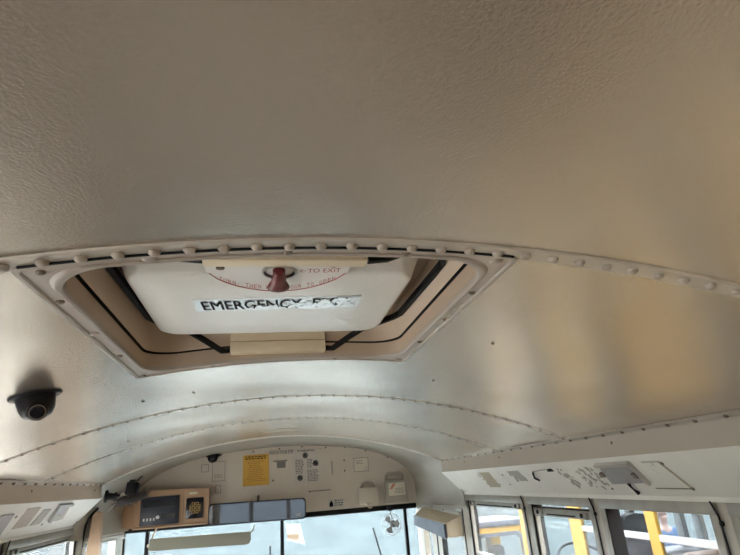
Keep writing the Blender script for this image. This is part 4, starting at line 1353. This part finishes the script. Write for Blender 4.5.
for y in (-2.9, 5.5):
    for x, d in ((NX0 + .02, 1), (NX1 - .02, -1)):
        build('wheel', MB().lathe([(.25, 0), (.42, .02), (.47, .08), (.47, .20), (.42, .26), (.2, .27)], (x + (.25 * d if y > 0 else 0), y, -.48), (d, 0, 0), 24), M['tyre'], nb, smooth=True)
# driver seat: curved back and cushion
sbk = []
for z, hw in ((.45, .20), (.70, .21), (.95, .20), (1.04, .175), (1.09, .13), (1.115, .07), (1.122, .01)):
    sbk.append([Vector((2.63 + hw * c_, 4.0 + .05 * s_ + (z - .45) * -.04, z)) for c_, s_ in ((-1, -.5), (-1, .5), (-.8, 1), (.8, 1), (1, .5), (1, -.5), (.8, -1), (-.8, -1))])
seat = build('driver_seat', MB().loft(sbk, True, True, True), M['black'], nb, smooth=True)
build('seat_cushion', MB().bevbox(2.41, 2.85, 4.02, 4.45, .35, .50, .04), M['black'], seat, smooth=True)
build('seat_base', MB().box(2.5, 2.76, 4.08, 4.4, 0, .36), M['busgrey'], seat)
wc = Vector((2.60, 4.72, .72))
wa = Vector((0, -.55, .83)).normalized()
wu, ww = Vector((1, 0, 0)), wa.cross(Vector((1, 0, 0)))
stw = build('steering_wheel', MB().tube([wc + (wu * math.cos(a) + ww * math.sin(a)) * .215 for a in [2 * PI * k / 28 for k in range(28)]], .014, 6, closed=True), M['blacksoft'], nb, smooth=True)
sp_ = MB()
for a in (.2, PI - .2, -PI / 2):
    sp_.tube([wc - wa * .02, wc + (wu * math.cos(a) + ww * math.sin(a)) * .21], .010, 6)
sp_.tube([wc - wa * .02, wc - wa * .35], .02, 8)
build('wheel_spokes', sp_, M['blacksoft'], stw, smooth=True)
for x0 in (2.25, 3.45):
    for y in (3.0, 2.2, 1.4):
        build('bench_seat', MB().bevbox(x0, x0 + .9, y - .06, y + .06, .15, .98, .03), M['seatbrown'], nb, smooth=True)

# compact yellow loader with cab, ahead of both buses
ld = thing('compact_loader', 'compact yellow loader with grey roofed glass cab standing in the yard', 'loader', (3.17, 8.6, -.95))
cx0, cx1, cy0, cy1 = 2.78, 3.62, 8.0, 8.9
build('cab_roof', MB().bevbox(cx0 - .02, cx1 + .06, cy0 - .05, cy1, .735, .815, .02), M['roofgrey'], ld, smooth=True)
build('cab_header', MB().box(cx0, cx1, cy0, cy0 + .06, .66, .735), M['busyel'], ld)
build('cab_header', MB().box(cx0 + .22, cx1, cy1 - .06, cy1, .66, .735), M['busyel'], ld)
for x0 in (cx0, cx1 - .07):
    for y0 in (cy0, cy1 - .06):
        xo = 0 if y0 == cy0 else (.22 if x0 == cx0 else -.05)
        build('cab_post', MB().box(x0 + xo, x0 + xo + .07, y0, y0 + .06, -.2, .70), M['busyel'], ld)
gk = [[Vector((x, cy0 - .012 + q, z)) for x, z in rrect((cx0 + cx1) / 2, .235, .385 - i, .415 - i, .10, 6)] for i, q in ((0, .02), (0, 0), (.045, 0), (.045, .02))]
build('window_gasket', MB().loft(gk, True), M['roofgrey'], ld, smooth=True, sharp=30)
build('cab_pane', MB().box(cx0 + .05, cx1 - .05, cy0 + .01, cy0 + .014, -.15, .63), M['g_out'], ld)
for x in (2.90, 3.12):
    build('cab_divider', MB().box(x, x + .08, cy0 + .3, cy0 + .36, -.2, .70), M['roofgrey'], ld)
build('operator_seat', MB().bevbox(3.2, 3.42, 8.35, 8.5, -.1, .45, .04), M['roofgrey'], ld, smooth=True)
build('boom', MB().hexa([(3.28, 8.55, .1), (3.42, 8.55, .1), (3.42, 8.55, .66), (3.28, 8.55, .66)], [(3.28, 8.75, .1), (3.42, 8.75, .1), (3.42, 8.75, .66), (3.28, 8.75, .66)]), M['busyel'], ld)
build('beacon', MB().bevbox(2.86, 2.98, 8.1, 8.2, .81, .98, .02), M['roofgrey'], ld, smooth=True)
build('loader_body', MB().bevbox(cx0 - .05, cx1 + .05, 7.9, 9.5, -.65, -.15, .05), M['busyel'], ld, smooth=True)
for y in (8.2, 9.2):
    for x, d in ((cx0 - .05, -1), (cx1 + .05, 1)):
        build('wheel', MB().lathe([(.15, 0), (.28, .02), (.30, .06), (.30, .20), (.27, .24), (.1, .24)], (x, y, -.65), (d, 0, 0), 20), M['tyre'], ld, smooth=True)

# person standing beyond the neighbouring bus
PX, PY, PZ = 6.42, 8.68, -.95
ps = thing('person', 'person in blue jacket standing in the yard beyond the yellow bus', 'person', (PX, PY, PZ))


def skin(name, verts, edges, rad, m_, parent, root=0, sub=1):
    me = bpy.data.meshes.new(name)
    me.from_pydata([tuple(Vector(v)) for v in verts], edges, [])
    o = bpy.data.objects.new(name, me)
    COL.objects.link(o)
    o.parent = parent
    bm = bmesh.new()
    bm.from_mesh(me)
    lay = bm.verts.layers.skin.verify()
    for i, v in enumerate(bm.verts):
        r = rad[i]
        v[lay].radius = r if isinstance(r, tuple) else (r, r)
        v[lay].use_root = (i == root)
    bm.to_mesh(me)
    bm.free()
    o.modifiers.new('skin', 'SKIN')
    sm_ = o.modifiers.new('subdivision', 'SUBSURF')
    sm_.levels = sub
    sm_.render_levels = sub
    me.materials.append(m_)
    return o


bv = [(0, 0, .85), (0, 0, 1.05), (0, 0, 1.25), (0, 0, 1.36), (0, -.005, 1.42), (0, -.015, 1.50), (0, -.01, 1.57),
      (-.17, 0, 1.30), (-.21, .02, 1.05), (-.19, -.06, .84), (.17, 0, 1.30), (.21, .02, 1.05), (.19, -.06, .84),
      (-.09, 0, .80), (-.10, -.01, .45), (-.10, .03, .08), (-.10, -.12, .04), (.09, 0, .80), (.10, -.01, .45), (.10, .03, .08), (.10, -.12, .04)]
be = [(0, 1), (1, 2), (2, 3), (3, 4), (4, 5), (5, 6), (2, 7), (7, 8), (8, 9), (2, 10), (10, 11), (11, 12), (0, 13), (13, 14), (14, 15), (15, 16), (0, 17), (17, 18), (18, 19), (19, 20)]
brd = [(.14, .10), (.13, .10), (.15, .10), (.07, .07), .05, .075, .07, .055, .042, .03, .055, .042, .03, .085, .055, .04, .035, .085, .055, .04, .035]
skin('body', bv, be, brd, M['skin'], ps, 0, 2)
jv = bv[:4] + bv[7:9] + [(-.195, -.045, .88)] + bv[10:12] + [(.195, -.045, .88)]
skin('jacket', jv, [(0, 1), (1, 2), (2, 3), (2, 4), (4, 5), (5, 6), (2, 7), (7, 8), (8, 9)], [(.165, .125), (.155, .12), (.175, .12), (.09, .085), .07, .057, .048, .07, .057, .048], M['denim'], ps, 0, 2)
tv = [(0, 0, .86)] + [bv[13], bv[14], (-.10, .03, .10), bv[17], bv[18], (.10, .03, .10)]
skin('trousers', tv, [(0, 1), (1, 2), (2, 3), (0, 4), (4, 5), (5, 6)], [(.15, .115), .10, .07, .06, .10, .07, .06], M['trouser'], ps, 0, 2)
hm = MB().lathe([(.078, -.02), (.088, .02), (.082, .06), (.055, .095), (.01, .108)], (PX, PY + .012, PZ + 1.53), (0, .12, 1), 16)
build('hair', hm, M['hair'], ps, smooth=True)
